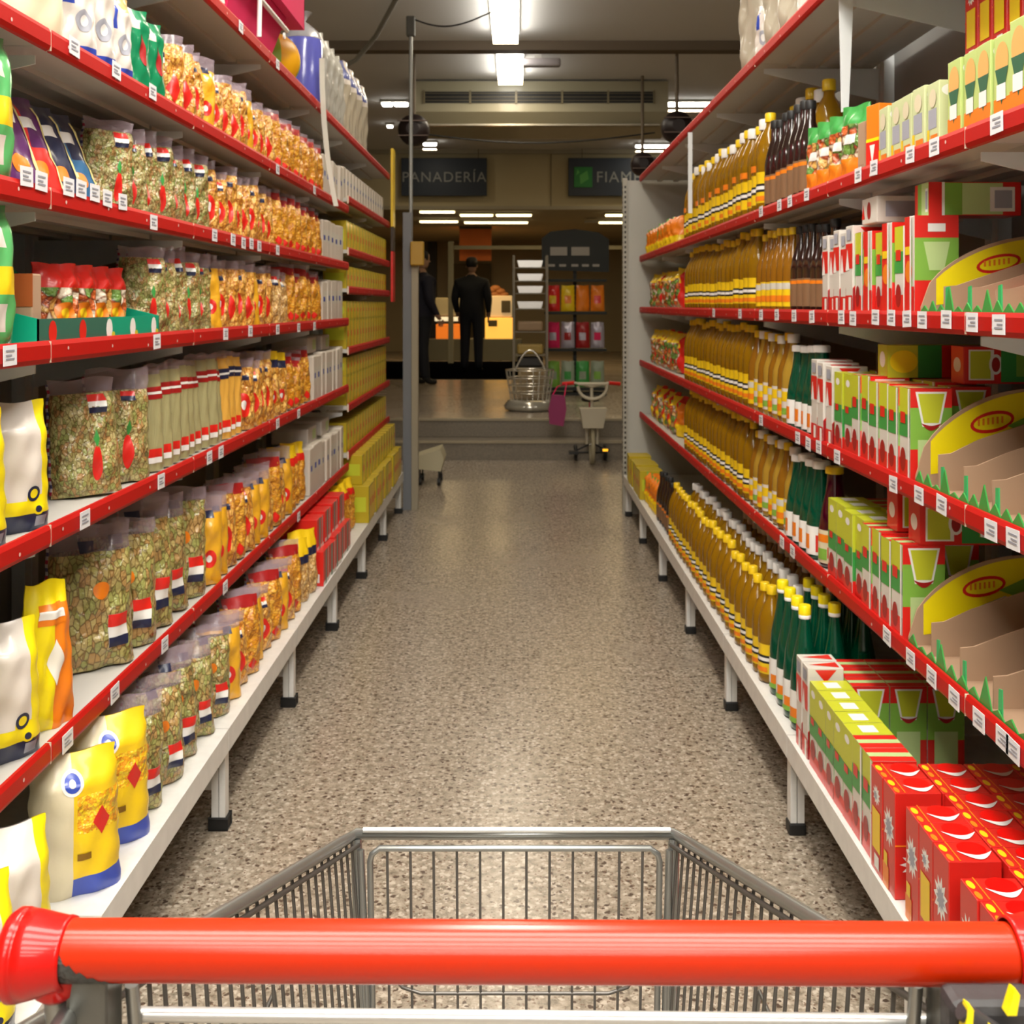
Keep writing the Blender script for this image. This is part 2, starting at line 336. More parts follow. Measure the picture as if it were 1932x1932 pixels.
# ------------------------------------------------------------------ shelving
def yL(px, X=0.85): return X*2100/(975-px)
def yR(px, X=0.81): return X*2100/(px-975)
def bay(name, label, s, xf, xb, xbase, zbase, y0, y1, zs, tags, group, leg_near=True, leg_far=False, uprights=True):
    """one gondola bay on side s: posts, back, shelves with red price rails, base shelf on legs"""
    t = empty(name, label, 'shelving', (s*xb, (y0+y1)/2, 0), group)
    ox, oy = s*xb, (y0+y1)/2
    def part(nm, mb, mats, par=t):
        me = mb.mesh(nm, mats); me.transform(Matrix.Translation((-ox, -oy, 0))) if par is t or True else None
        return link(nm, me, par)
    g = 0.0022
    b = MB(); b.box(s*xb, s*(xb-0.015), y0+g, y1-g, 0.03, 2.24); part('back_panel', b, BACK)
    b = MB(); b.box(s*(xb-0.015), s*(xb-0.05), y0+g, y0+0.04, 0.0, 2.24); b.box(s*(xb-0.015), s*(xb-0.05), y1-0.04, y1-g, 0, 2.24)
    part('upright_post', b, BRKT)
    # base shelf
    b = MB(); b.box(s*xbase, s*(xb-0.05), y0+g, y1-g, zbase-0.02, zbase); b.box(s*xbase, s*(xbase+0.012), y0+g, y1-g, zbase-0.06, zbase-0.02)
    part('base_shelf', b, SHELFW)
    for yy, on in ((y0+0.027, leg_near), (y1-0.027, leg_far)):
        if on:
            b = MB()
            b.box(s*(xbase+0.012), s*(xbase+0.028), yy-.018, yy+.018, 0.032, zbase-0.021); b.box(s*(xbase+0.030), s*(xbase+0.048), yy-.018, yy+.018, 0.032, zbase-0.021)
            b.box(s*(xbase+0.048), s*(xb-0.05), yy-.006, yy+.006, 0.10, zbase-0.021)
            lg = part('leg', b, SHELFW)
            b = MB(); b.cbox(s*(xbase+0.008), s*(xbase+0.052), yy-.022, yy+.022, 0.0, 0.031, .004); part('rubber_foot', b, BLACK, lg)
    for i, z in enumerate(zs):
        zt = z+0.008
        b = MB(); b.box(s*(xf+0.004), s*(xb-0.05), y0+g, y1-g, zt-0.018, zt)
        for k in (1, 2, 3):  # stiffening ribs under the board
            xr = xf+0.004+(xb-0.05-xf)*k/4; b.box(s*xr, s*(xr+0.03), y0+0.01, y1-0.01, zt-0.030, zt-0.018)
        sh = part('shelf', b, SHELF)
        b = MB()
        zz0, zz1 = z-0.021, z+0.021
        prof = [(xf+0.004, zz0), (xf-0.002, zz0+0.002), (xf-0.006, zz0+0.010), (xf-0.006, zz1-0.008), (xf-0.002, zz1), (xf+0.004, zz1)]
        b.prism([(s*px, y0+g+.0015, pz) for px, pz in prof], (0, y1-y0-2*g-.003, 0), 0)
        n = 4
        for k in range(n):
            yy = y0+(k+.35)*(y1-y0)/n + rnd.uniform(-.03, .03)
            b.disc((s*(xf-0.0068), yy, z+rnd.uniform(-.006, .006)), (0, 1, 0), (0, 0, 1), 0.0036, 1, 8)
        part('price_rail', b, [RED, mat('rivet', (0.75, 0.5, 0.45), 0.4)], sh)
        b = MB(); b.box(s*(xf-0.004), s*(xf+0.003), y0+.0002, y0+g+.0012, zz0+.002, zz1-.001); part('joint_strip', b, CREAM, sh)
        for yy in (y0+0.012,):
            b = MB(); b.prism([(s*(xb-0.05), yy, zt-0.032), (s*(xf+0.03), yy, zt-0.032), (s*(xf+0.03), yy, zt-0.048), (s*(xb-0.05), yy, zt-0.14)], (0, .004, 0)); part('bracket', b, BRKT, sh)
        for (ty, up, tilt) in tags.get(i, []):
            if y0 + .03 < ty < y1 - .03:
                b = MB(); hw = 0.024; hh = 0.017
                zc = z + up
                p = [Vector((s*(xf-0.0085), ty+a*hw*math.cos(tilt)-c*hh*math.sin(tilt), zc+a*hw*math.sin(tilt)+c*hh)) for a, c in ((-1, -1), (1, -1), (1, 1), (-1, 1))]
                b.prism(p, (s*0.0012, 0, 0), 0)
                for q in (0.45, 0.0, -0.35):
                    b.box(s*(xf-0.0092), s*(xf-0.0086), ty-hw*.7, ty+hw*(.6 if q else .2), zc+q*hh-.0016, zc+q*hh+.0016, 1)
                part('price_tag', b, [TAGW, TAGP], sh)
    return t
ZL = [2.23, 1.86, 1.573, 1.294, 0.96, 0.565]
ZR = [2.206, 1.68, 1.346, 1.00, 0.66]
ZBL, ZBR = 0.27, 0.265
XL, XR = 0.85, 0.81
def T(side, pxs, up=0.0):
    out = []
    for p in pxs: out.append(((yL(p) if side < 0 else yR(p)), up + rnd.uniform(-.003, .003), rnd.uniform(-.05, .05)))
    return out
TL = {1: T(-1, [133, 213, 282], 0.012) + T(-1, [360, 520, 590]),
      2: T(-1, [42, 70, 98, 122, 146, 172, 196, 225], 0.028) + T(-1, [284, 400, 435, 455, 470, 485, 520]),
      3: T(-1, [10, 101, 290, 421, 468, 520, 560, 590]), 4: T(-1, [153, 298, 390, 412, 520, 560]),
      5: T(-1, [120, 210, 305, 420, 560]), 0: T(-1, [450, 520])}
TR = {1: T(1, [1889, 1823, 1770, 1724, 1655, 1625, 1527, 1562, 1495, 1475, 1440], 0.006),
      2: T(1, [1893, 1842, 1793, 1747, 1718, 1688, 1658, 1593, 1615, 1537, 1503, 1470, 1440, 1400, 1350], 0.004),
      3: T(1, [1920, 1878, 1829, 1784, 1741, 1692, 1585, 1550, 1530, 1510, 1440], 0.0),
      4: T(1, [1920, 1900, 1855, 1808, 1765, 1725, 1680, 1500, 1480], 0.0)}
YB = [1.13, 2.02, 2.915, 3.81, 4.705, 5.60]
nm5 = ['nearest', 'second', 'third', 'fourth', 'fifth', 'sixth', 'seventh', 'eighth']
for i in range(5):
    bay('gondola_shelving', f'{nm5[i]} bay of left-hand shelving with red rails holding pasta', -1, XL, 1.32, 0.754, ZBL, YB[i], YB[i+1], ZL, TL, 'left gondola bays')
YB2 = [5.60, 6.5, 7.4]
Z2 = [2.23, 1.91, 1.65, 1.454, 1.147, 0.86, 0.62]
for i in range(2):
    bay('gondola_shelving', f'{["nearer", "farther"][i]} far bay of left shelving with closely spaced yellow packs', -1, XL, 1.32, 0.754, ZBL, YB2[i], YB2[i+1], Z2, {}, 'left gondola bays', leg_far=(i == 1))
YR_ = [1.13, 2.0, 2.885, 3.77, 4.655, 5.54, 6.42, 7.3]
for i in range(7):
    bay('gondola_shelving', f'{nm5[i]} bay of right-hand shelving with red rails', 1, XR, 1.28, 0.70, ZBR, YR_[i], YR_[i+1], ZR, TR, 'right gondola bays', leg_far=(i == 6))
# white end panel, right
t = empty('gondola_end', 'tall white perforated end panel closing the right shelving', 'panel', (1.0, 7.36, 0))
b = MB(); b.box(-.27, .35, -.012, .012, 0.0, 2.2); link('panel', b.mesh('panel', mat('endpanel', (0.50, 0.49, 0.44), 0.45)), t)
b = MB(); b.box(-.30, -.271, -.03, .03, 0.0, 2.215)
for k in range(60): b.box(-.301, -.2995, -.012, .012, .2+k*.033, .2+k*.033+.016, 1)
for k in range(60): b.box(-.291, -.280, -.0305, -.0295, .2+k*.033, .2+k*.033+.016, 1)
link('slotted_post', b.mesh('slotted_post', [mat('postgrey', (0.42, 0.40, 0.34), 0.45), BLACK]), t)
# left end post with trims
t = empty('end_post', 'grey slotted end post closing the left shelving', 'post', (-0.715, 7.5, 0))
b = MB(); b.box(.008, .052, -.03, .03, 0.0, 1.8); link('post', b.mesh('post', mat('postbeige', (0.32, 0.28, 0.20), 0.5)), t)
b = MB(); b.box(-.05, .006, -.02, .02, 0.0, 2.0); link('panel', b.mesh('panel', mat('endgrey', (0.17, 0.18, 0.20), 0.5)), t)
# thin pole up to the ceiling with cable
t = empty('cable_pole', 'thin grey power pole rising from left shelving to the ceiling', 'pole', (-0.735, 7.72, 0))
b = MB(); b.tube([(0, 0, 0), (0, 0, 3.32)], .013, 8); link('pole', b.mesh('pole', mat('polegrey', (0.36, 0.37, 0.36), 0.4, metal=.3)), t)
b = MB(); b.cbox(-.03, .03, -.03, .03, 3.24, 3.38, .01); link('junction_box', b.mesh('junction_box', mat('boxdark', (0.10, 0.10, 0.09), 0.6)), t)
b = MB(); pts = []
for k in range(13):
    u = k/12; pts.append((u*.56, 0, 3.37+0.04*u-0.09*math.sin(PI*u)*(1-.3*u)))
b.tube(pts, .006, 6); link('cable', b.mesh('cable', BLACK), t)
o = MB(); pts = [(-1.75, 9.1, 3.30), (-1.45, 9.1, 3.31), (-1.30, 9.0, 3.36), (-1.10, 8.7, 3.48), (-0.85, 7.9, 3.56), (-.6, 7.2, 3.58)]
o.tube(pts, .02, 8); tag(link('ceiling_conduit', o.mesh('ceiling_conduit', mat('conduit', (0.30, 0.29, 0.25), 0.5))), 'grey conduit bending across the ceiling above the pink toys', 'pipe')
# white hanging bracket strips
def blade(label, x, y, z0, z1, w0, w1, curve=0.0, m=BRKT):
    b = MB(); n = 14; L = []; Rr = []
    for k in range(n+1):
        u = k/n; z = z1+(z0-z1)*u; c = curve*(u**2.2); ww = w0+(w1-w0)*u
        L.append((-ww/2+c, 0, z)); Rr.append((ww/2+c, 0, z))
    b.prism(L+Rr[::-1], (0, .006, 0))
    return tag(link('shelf_divider_blade', b.mesh('shelf_divider_blade', m), None, (x, y, 0)), label, 'divider', 'white divider blades')
blade('wide white tapered divider blade hanging from the top right shelf', .855, 2.885, 1.88, 2.42, .052, .018, -0.004)
blade('narrow white divider blade farther along the top right shelf', .795, 5.1, 1.80, 2.17, .020, .018)
blade('white curved divider blade hanging over the left rails', -.83, 4.74, 1.80, 2.43, .022, .020, 0.06, mat('blade_cream', (.62, .6, .52), .45))
blade('thin white divider blade in front of the pink toys', -.88, 3.25, 2.26, 2.50, .018, .014, 0.02, mat('blade_cream', (.62, .6, .52), .45))

# ------------------------------------------------------------------ shopping cart
cart = empty('shopping_cart', 'wire shopping cart with red handle bar in the foreground', 'shopping cart', (0, 0.9, 0))
OFF = Matrix.Translation((0, -0.9, 0))
def cpart(nm, mb, mats, par=None):
    me = mb.mesh(nm, mats); me.transform(OFF); return link(nm, me, par or cart)
HY, HZ = 0.590, 1.038
def hX(px, Y=HY): return (px-975)*Y/2100
b = MB()
xs = [hX(118) + (hX(1912)-hX(118))*k/40 for k in range(41)]
b.tube([(x, HY, HZ-0.0022*(k/40)) for k, x in enumerate(xs)], 0.0152, 40)
handle = cpart('handle', b, HRED)
# worn dark patch at the left end of the bar
b = MB(); seg = 26
vs = []; fs = []
n1 = 18
for i in range(n1+1):
    x = hX(128) + 0.031*i/n1
    lo = -2.35; hi = 0.42 - 1.35*(i/n1)**0.75 + 0.08*math.sin(i*1.9)
    if i == n1: hi = lo + .02
    for k in range(seg+1):
        a = lo + (hi-lo)*k/seg
        vs.append((x, HY-math.cos(a)*0.0155, HZ+math.sin(a)*0.0155))
for i in range(n1):
    for k in range(seg):
        fs.append((i*(seg+1)+k, (i+1)*(seg+1)+k, (i+1)*(seg+1)+k+1, i*(seg+1)+k+1))
b.add(vs, fs, 0, True)
cpart('worn_patch', b, mat('worn_grey', (0.055, 0.055, 0.05), 0.42, bump=.5, bscale=300, var=.5), handle)
def cap(sgn, x_in, x_out):
    b = MB(); L = x_out-x_in; prof = [(0.0, .0164), (0.0, .0176), (.06, .0180), (.10, .0178), (.50, .0206), (.66, .0214), (.68, .0205), (.70, .0218), (.82, .0220), (.92, .0195), (.98, .014), (1.0, .006), (1.0, 0.0005)]
    n = 36; vs = []; fs = []
    for t_, r_ in prof:
        for k in range(n):
            a = 2*PI*k/n; x = x_in+L*t_
            dz = math.sin(a)*r_; dy = math.cos(a)*r_
            if dz < 0: dz *= 1.0 + 0.10*min(1, t_*1.6)
            vs.append((x, HY+dy, HZ+dz-0.0015))
    for i in range(len(prof)-1):
        for k in range(n):
            fs.append((i*n+k, i*n+(k+1) % n, (i+1)*n+(k+1) % n, (i+1)*n+k))
    b.add(vs, fs, 0, True)
    # lug under the cap
    xx = x_in+L*.22
    b.lathe([(.0005, -.026), (.008, -.0255), (.0125, -.022), (.0135, -.016), (.0135, -.008)], 20, 0, (xx, HY, HZ), caps=False, sx=.9, sy=.8)
    cpart('end_cap', b, CRED)
cap(-1, hX(132), hX(8)); cap(1, hX(1903), hX(2040))
# rims
FY, FZ, FX = 1.178, 0.820, 0.168
NX, NY, NZ = 0.268, 0.60, 0.985
b = MB()
def rim_pt(s, t): return (s*(FX+(NX-FX)*t) + (-0.002), FY+(NY-FY)*t, FZ+(NZ-FZ)*t)
b.tube([rim_pt(-1, t/10) for t in range(10, -1, -1)] + [rim_pt(1, t/10) for t in range(0, 11)], 0.0058, 12)
cpart('top_rim', b, CHROME)
b = MB(); b.tube([(-FX+.006, FY-.004, FZ+.006), (FX-.006, FY-.004, FZ+.006)], 0.0032, 8); cpart('rim_bar', b, CHROMEL)
# front panel: inner frame, vertical wires, lower loop
b = MB()
def fpt(x, z): # front panel plane, leaning in slightly towards the bottom
    return (x*(1-0.06*(FZ-z)/.3) - .002, FY-0.012-(FZ-z)*0.10, z)
zb = 0.46
fr = [fpt(-FX+.016, zb), fpt(-FX+.016, FZ-.022), fpt(-FX+.018, FZ-.015), fpt(-FX+.026, FZ-.009), fpt(FX-.026, FZ-.009), fpt(FX-.018, FZ-.015), fpt(FX-.016, FZ-.022), fpt(FX-.016, zb)]
b.tube(fr, 0.0033, 8)
front = cpart('front_panel', b, CHROME)
b = MB()
for k in range(12):
    x = -0.134 + k*0.268/11; b.tube([fpt(x, FZ-.009), fpt(x, FZ-.15), fpt(x, zb)], 0.0015, 6)
cpart('wire_grid', b, WIRE, front)
b = MB(); lz = 0.668
b.tube([fpt(-.137, lz+.05), fpt(-.132, lz+.02), fpt(-.120, lz+.006), fpt(-.10, lz), fpt(.10, lz), fpt(.120, lz+.006), fpt(.132, lz+.02), fpt(.137, lz+.05)], .0018, 6); cpart('wire_loop', b, WIRE, front)
# corner posts
for s in (-1, 1):
    b = MB(); b.tube([(s*FX-.002, FY-.002, FZ-.004), (s*(FX-.010), FY-.03, FZ-.2), (s*(FX-.02), FY-.06, 0.45)], .0062, 10)
    b.tube([(s*(FX-.006)-.002, FY-.010, FZ-.012), (s*(FX-.016), FY-.036, FZ-.2), (s*(FX-.026), FY-.066, 0.45)], .0040, 8)
    cpart('corner_post', b, CHROME)
# side panels
for s in (-1, 1):
    b = MB(); N = 30
    for k in range(1, N):
        t = (k/N)**1.05; p = Vector(rim_pt(s, t)); q = Vector((p.x*0.90, p.y-.01-.03*t, p.z-.20)); r_ = Vector((p.x*.78, p.y-.02-.06*t, 0.47))
        b.tube([p, q, r_], .0016, 6)
    b.tube([Vector(rim_pt(s, t/8)) + Vector((-s*.004, -.002, -.010)) for t in range(9)], .0024, 6)
    sp = cpart('side_panel', b, WIRE)
    b = MB(); b.tube([(s*.238, .80, .74), (s*.205, .94, .80), (s*.200, .96, .70)], .0020, 6); cpart('brace_wire', b, CHROME, sp)
# basket floor
b = MB()
for k in range(14):
    x = -.13+k*.02; b.tube([(x, FY-.06, .455), (x*1.3, .64, .50)], .0016, 6)
b.tube([(-.14, FY-.06, .455), (.14, FY-.06, .455)], .003, 6); b.tube([(-.19, .64, .50), (.19, .64, .50)], .003, 6)
cpart('basket_floor', b, WIRE)
# rear rim bar seen under the handle
b = MB(); b.tube([(-.212, .618, .986), (.232, .618, .982)], .0040, 10); cpart('rear_rim', b, CHROMEL)
# handle arms and lower frame
for s in (-1, 1):
    b = MB()
    xa = s*0.223 - (.004 if s < 0 else -.012)
    b.cbox(xa-.011, xa+.011, .585, .612, .80, HZ-.010, .003)
    arm = cpart('handle_arm', b, mat('arm_grey', (0.16, 0.16, 0.145), 0.38, metal=.7, bump=.15, bscale=60))
    b = MB(); b.tube([(xa-s*.004+s*.012, .60, .965), (xa+s*.030, .572, .950)], .0052, 12); b.tube([(xa+s*.010, .57, HZ-.034), (xa+s*.010, .600, HZ-.034)], .006, 10)
    cpart('bolt', b, CHROME, arm)
    b = MB(); b.tube([(xa+s*.022, .60, HZ-.012), (xa+s*.018, .60, .93), (xa+s*.002, .62, .83)], .0062, 10)
    b.tube([(xa-s*.016, .61, HZ-.03), (xa-s*.020, .64, .8), (s*.2, .7, .5)], .004, 8)
    cpart('frame_tube', b, CHROME)
    b = MB(); b.tube([(s*.245, .62, .83), (s*.24, .66, .25), (s*.22, .75, .17), (s*.17, 1.1, .15)], .011, 10); cpart('chassis_tube', b, CHROME)
for x, y in ((-.2, .72), (.2, .72), (-.16, 1.08), (.16, 1.08)):
    b = MB(); b.tube([(x-.013, y, .06), (x+.013, y, .06)], .06, 22); wl = cpart('wheel', b, BLACK)
    b = MB(); b.box(x-.02, x-.016, y-.015, y+.015, .05, .155); b.box(x+.016, x+.02, y-.015, y+.015, .05, .155); b.box(x-.02, x+.02, y-.015, y+.015, .15, .157); cpart('caster_fork', b, CHROME, wl)
# coin lock with yellow and black hazard print, right
b = MB(); b.cbox(.216, .264, .551, .573, .955, 1.0330, .005); b.tube([(.218, .546, 1.034), (.248, .546, 1.014)], .0045, 10)
lock = cpart('coin_lock', b, mat('lock_grey', (0.035, 0.033, 0.034), 0.5, bump=.2, bscale=80))
b = MB()
for k, (x, z, h_) in enumerate([(.219, 1.0385, .022), (.229, 1.030, .022), (.241, 1.022, .022), (.2415, 1.046, .012)]):
    b.prism([(x-.0028, .5415, z-h_), (x+.0018, .5415, z-h_), (x+.0035, .5415, z-.002), (x+.0008, .5415, z)], (0, .0065, 0), 0)
cpart('hazard_print', b, YEL2, lock)

# ------------------------------------------------------------------ product prototypes (front faces local -y)
class P:
    def __init__(s, name, cat, me, kids=(), sub=()): s.name = name; s.cat = cat; s.me = me; s.kids = list(kids)
def bag(name, cat, w, h, d, mats, mf=lambda u, v, f: 0, top=0.86, crumple=0.004, seed=0, patches=(), bottom=0.6, p=2.4, taper=0.06, seam=False, nu=14, nv=16, kidnames=None, topmat=None, waist=0.0):
    r = random.Random(seed); ph = [r.uniform(0, 6.28) for _ in range(8)]
    def tk(u, v):
        g = min(1, bottom + (1-bottom)*min(1, v/.18)**.6)
        if v > top-.12: g *= max(0.04, 1-((v-(top-.12))/(1.0-(top-.12)))**.8)
        cr = crumple*(math.sin(u*5+v*9+ph[0])+math.sin(u*9-v*13+ph[1])+.6*math.sin(v*23+u*3+ph[2]))
        return max(0.0012, d/2*(max(0, 1-abs(u)**p))**.55*g + cr*(1-abs(u)**4)*min(1, g*2))
    def S(u, v, f, off=0.0):
        hw = w/2*(1-taper*v-waist*math.sin(PI*v)) * (1-0.05*math.exp(-((v-top)/.05)**2)) + 0.0015*math.sin(v*31+ph[3])
        z = v*h + 0.012*h*math.sin(u*4+ph[4])*max(0, v-top)/(1-top)
        return (u*hw, f*(tk(u, v)+off) + .02*d*math.sin(v*7+ph[5]), z)
    b = MB()
    for f in (-1, 1):
        vs = [S(-1+2*i/nu, j/nv, f) for j in range(nv+1) for i in range(nu+1)]
        o = len(b.v); b.v += vs
        for j in range(nv):
            for i in range(nu):
                q = [o+j*(nu+1)+i, o+j*(nu+1)+i+1, o+(j+1)*(nu+1)+i+1, o+(j+1)*(nu+1)+i]
                if f > 0: q.reverse()
                b.f.append(q); b.s.append(True)
                vc = (j+.5)/nv; uc = -1+2*(i+.5)/nu
                b.m.append((topmat if (topmat is not None and vc > top) else mf(uc, vc, f)))
    for j in range(nv):   # edges
        for uu in (-1, 1):
            a = S(uu, j/nv, -1); c = S(uu, j/nv, 1); e = S(uu, (j+1)/nv, 1); g = S(uu, (j+1)/nv, -1)
            b.add([a, c, e, g] if uu < 0 else [a, g, e, c], [(0, 1, 2, 3)], topmat if (topmat is not None and (j+.5)/nv > top) else mf(uu, (j+.5)/nv, 0), True)
    bt = [S(-1+2*i/nu, 0, -1) for i in range(nu+1)] + [S(1-2*i/nu, 0, 1) for i in range(nu+1)]
    b.add(bt, [list(range(len(bt)))[::-1]], mf(0, 0, 0))
    me = b.mesh(name, mats)
    kids = []
    for pt in patches:
        nm, u0, u1, v0, v1, f, shape, bands = pt
        pb = MB(); n = 8; ms = []
        for bi, (t0, t1, m_) in enumerate(bands):
            if m_ not in ms: ms.append(m_)
            mi = ms.index(m_); off = 0.0012+0.0006*bi
            vs = []
            for j in range(n+1):
                for i in range(n+1):
                    a = -1+2*i/n; c = t0*2-1+(t1-t0)*2*j/n
                    if shape == 'e':
                        if bi or True:
                            sc = (t1-t0); a2 = a; c2 = -1+2*j/n
                            a, c = a2*math.sqrt(max(0, 1-c2*c2/2))*sc, c2*math.sqrt(max(0, 1-a2*a2/2))*sc
                    if shape == 'd':
                        a, c = (a - c)/2, (a + c)/2
                    u = (u0+u1)/2+(u1-u0)/2*a; v = (v0+v1)/2+(v1-v0)/2*c
                    vs.append(S(u, v, f, off))
            fs = [(j*(n+1)+i, j*(n+1)+i+1, (j+1)*(n+1)+i+1, (j+1)*(n+1)+i) for j in range(n) for i in range(n)]
            if f > 0: fs = [q[::-1] for q in fs]
            pb.add(vs, fs, mi, True)
        kids.append((nm, pb.mesh(nm, ms)))
    if seam:
        pb = MB()
        for uu in (-1,):
            pts = [Vector(S(uu, .03+.93*j/14, -1)) + Vector((uu*.0015, .001, 0)) for j in range(15)]
            vs = []; 
            for pnt in pts: vs += [pnt+Vector((0, -.006, 0)), pnt+Vector((uu*.003, 0, 0)), pnt+Vector((0, .006, 0))]
            pb.add(vs, [(3*j+k, 3*j+k+1, 3*j+4+k, 3*j+3+k) for j in range(14) for k in range(2)], 0, True)
        kids.append(('film_seam', pb.mesh('film_seam', SEAM)))
    return P(name, cat, me, kids)
def carton(name, cat, w, d, h, base, front, side, top=None, bev=.0015, front_name='printed_front', side_name='printed_side', extra=()):
    """front/side: lists of (kind, a0, a1, z0, z1, mat) in unit coordinates of that face"""
    b = MB(); b.cbox(-w/2, w/2, -d/2, d/2, 0, h, bev); me = b.mesh(name, base)
    def panel(nm, items, fn):
        pb = MB(); ms = []
        for k, (kind, a0, a1, z0, z1, m_) in enumerate(items):
            if m_ not in ms: ms.append(m_)
            mi = ms.index(m_); off = .0004+.0003*k
            if kind == 'r': pts = [(a0, z0), (a1, z0), (a1, z1), (a0, z1)]
            elif kind == 'e': pts = [((a0+a1)/2+(a1-a0)/2*math.cos(2*PI*i/18), (z0+z1)/2+(z1-z0)/2*math.sin(2*PI*i/18)) for i in range(18)]
            elif kind == 't': pts = [(a0+(a1-a0)*.22, z0), (a1-(a1-a0)*.22, z0), (a1, z1), (a0, z1)]
            elif kind == 'v': pts = [((a0+a1)/2, z0), (a1, z1), (a0, z1)]
            elif kind == 'a': pts = [(a0, z0), (a1, z0), ((a0+a1)/2, z1)]
            elif kind == 's':   # smile arc
                pts = [(a0+(a1-a0)*i/12, z1-(z1-z0)*math.sin(PI*i/12)) for i in range(13)] + [(a1-(a1-a0)*i/12, z1-(z1-z0)*math.sin(PI*(12-i)/12)*.35) for i in range(13)]
            elif kind == 'q':
                pts = [(a0+(a1-a0)*math.sin(PI*i/14), z0+(z1-z0)*i/14) for i in range(15)] + [(a0-.02+(a1-a0)*.52*math.sin(PI*(14-i)/14), z1-(z1-z0)*i/14) for i in range(15)]
            elif kind == 'x':   # jagged lettering-like blot
                pts = [((a0+a1)/2+(a1-a0)/2*math.cos(2*PI*i/22)*(1 if i % 2 else .62), (z0+z1)/2+(z1-z0)/2*math.sin(2*PI*i/22)*(1 if i % 2 else .62)) for i in range(22)]
            pb.poly([fn(p_, q_, off) for p_, q_ in pts], mi)
        return (nm, pb.mesh(nm, ms))
    kids = [panel(front_name, front, lambda a, z, o: (-w/2+a*w, -d/2-o, z*h))]
    if side:
        kids.append(panel(side_name, side, lambda a, z, o: (w/2+o, -d/2+a*d, z*h)))
        kids.append(panel(side_name, side, lambda a, z, o: (-w/2-o, d/2-a*d, z*h)))
    if top: kids.append(panel('printed_top', top, lambda a, z, o: (-w/2+a*w, -d/2+z*d, h+o)))
    return P(name, cat, me, kids+list(extra))
def bottle(name, cat, prof, glass, capm, capz, capr, label=(), seg=22, kids=(), sq=1.0):
    b = MB(); b.lathe(prof, seg, 0, sy=sq); me = b.mesh(name, glass); ks = []
    b = MB(); z0, z1 = capz; b.lathe([(capr*.98, z0), (capr, z0+.002), (capr, z1-.003), (capr*.88, z1)], 18); ks.append(('cap', b.mesh('cap', capm)))
    def rad(z):
        for (r0, a), (r1, c) in zip(prof, prof[1:]):
            if a <= z <= c and c > a: return r0+(r1-r0)*(z-a)/(c-a)
        return prof[1][0]
    if label:
        b = MB(); ms = []
        for k, (z0, z1, a0, a1, m_) in enumerate(label):
            if m_ not in ms: ms.append(m_)
            n = 4; b.lathe([(rad(z0+(z1-z0)*i/n)+.0006+.0004*k, z0+(z1-z0)*i/n) for i in range(n+1)], 16, ms.index(m_), a0=-PI/2-a0, a1=-PI/2+a1, caps=False, sy=sq)
        ks.append(('label', b.mesh('label', ms)))
    return P(name, cat, me, ks+list(kids))

tri = lambda u0, u1, v0, v1, f=-1: ('sticker', u0, u1, v0, v1, f, 'r', [(0, 1, WHITE), (.62, 1, PRED), (0, .3, NAVY)])
redmark = lambda u0, u1, v0, v1, f=-1: ('brand_mark', u0, u1, v0, v1, f, 'e', [(0, 1, PRED), (.3, .7, WHITE)])
reddia = lambda u0, u1, v0, v1, f=-1: ('brand_mark', u0, u1, v0, v1, f, 'd', [(0, 1, PRED)])
def pasta(seed, m, h=.205, w=.125, d=.066, extra=()):
    r = random.Random(seed)
    return bag('pasta_bag', 'pasta bag', w, h*r.uniform(.93, 1.07), d, [m, FILM], seed=seed, topmat=1, top=.85+r.uniform(-.03, .03), seam=True, crumple=.0035, p=3.2,
               patches=list(extra) or ([redmark(-.2, .6, .18, .52)]+([tri(.0, .55, .68, .83)] if seed % 2 else [('cap_print', .1, .5, .70, .77, -1, 'r', [(0, 1, NAVY)])])))
PY = [pasta(i, PENNE) for i in range(3)]
PYR = [pasta(10+i, PENNE, extra=[reddia(0.0, .7, .12, .5), ('sticker', -.8, -.1, .6, .74, -1, 'r', [(0, 1, WHITE), (.5, 1, NAVY)])]) for i in range(2)]
PN = [pasta(20+i, NEST, h=.215, w=.13, d=.078, extra=[('header_card', -.9, .9, .80, .93, -1, 'r', [(0, 1, DRED)]), reddia(.1, .7, .05, .2)]) for i in range(3)]
PYS = [pasta(15, SOLY, extra=[redmark(.0, .6, .2, .4), ('cap_print', .1, .5, .76, .84, -1, 'r', [(0, 1, NAVY)])])]
PF = [pasta(30+i, FUSI, extra=[tri(-.1, .6, .70, .86)]) for i in range(2)]
PO = [pasta(40+i, OLIV, h=.215, extra=([tri(.05, .6, .70, .86)] if i != 1 else [('cap_print', .0, .45, .72, .80, -1, 'r', [(0, 1, PRED), (0, .5, NAVY)])])+[('pepper_print', .05, .35, .12, .42, -1, 'e', [(0, 1, PRED)]), ('leaf_print', .12, .3, .40, .56, -1, 'd', [(0, 1, GRN)])]) for i in range(3)]
POB = [pasta(50+i, OLIVB, h=.25, w=.15, d=.082, extra=[('header_card', -.35, .05, .82, .89, -1, 'r', [(0, 1, NAVY)]), tri(.25, .75, .15, .38), ('pepper_print', -.1, .3, .50, .62, -1, 'e', [(0, 1, ORG)])]) for i in range(3)]
SPAG = [bag('spaghetti_pack', 'spaghetti pack', .075, .26, .04, [stripes('spaghetti_'+str(i), cs, 260, 0), FILM], seed=60+i, topmat=1, top=.93, crumple=.0012, p=3,
            patches=[('band_print', -.9, .9, .70, .82, -1, 'r', [(0, 1, NAVY if i else DRED), (.4, .6, WHITE)]), ('foot_print', -.6, .6, .08, .22, -1, 'r', [(0, 1, PRED), (0, .4, WHITE)])])
        for i, cs in enumerate([[(.42, .38, .2), (.3, .28, .12)], [(.8, .45, .08), (.68, .35, .05)]])]
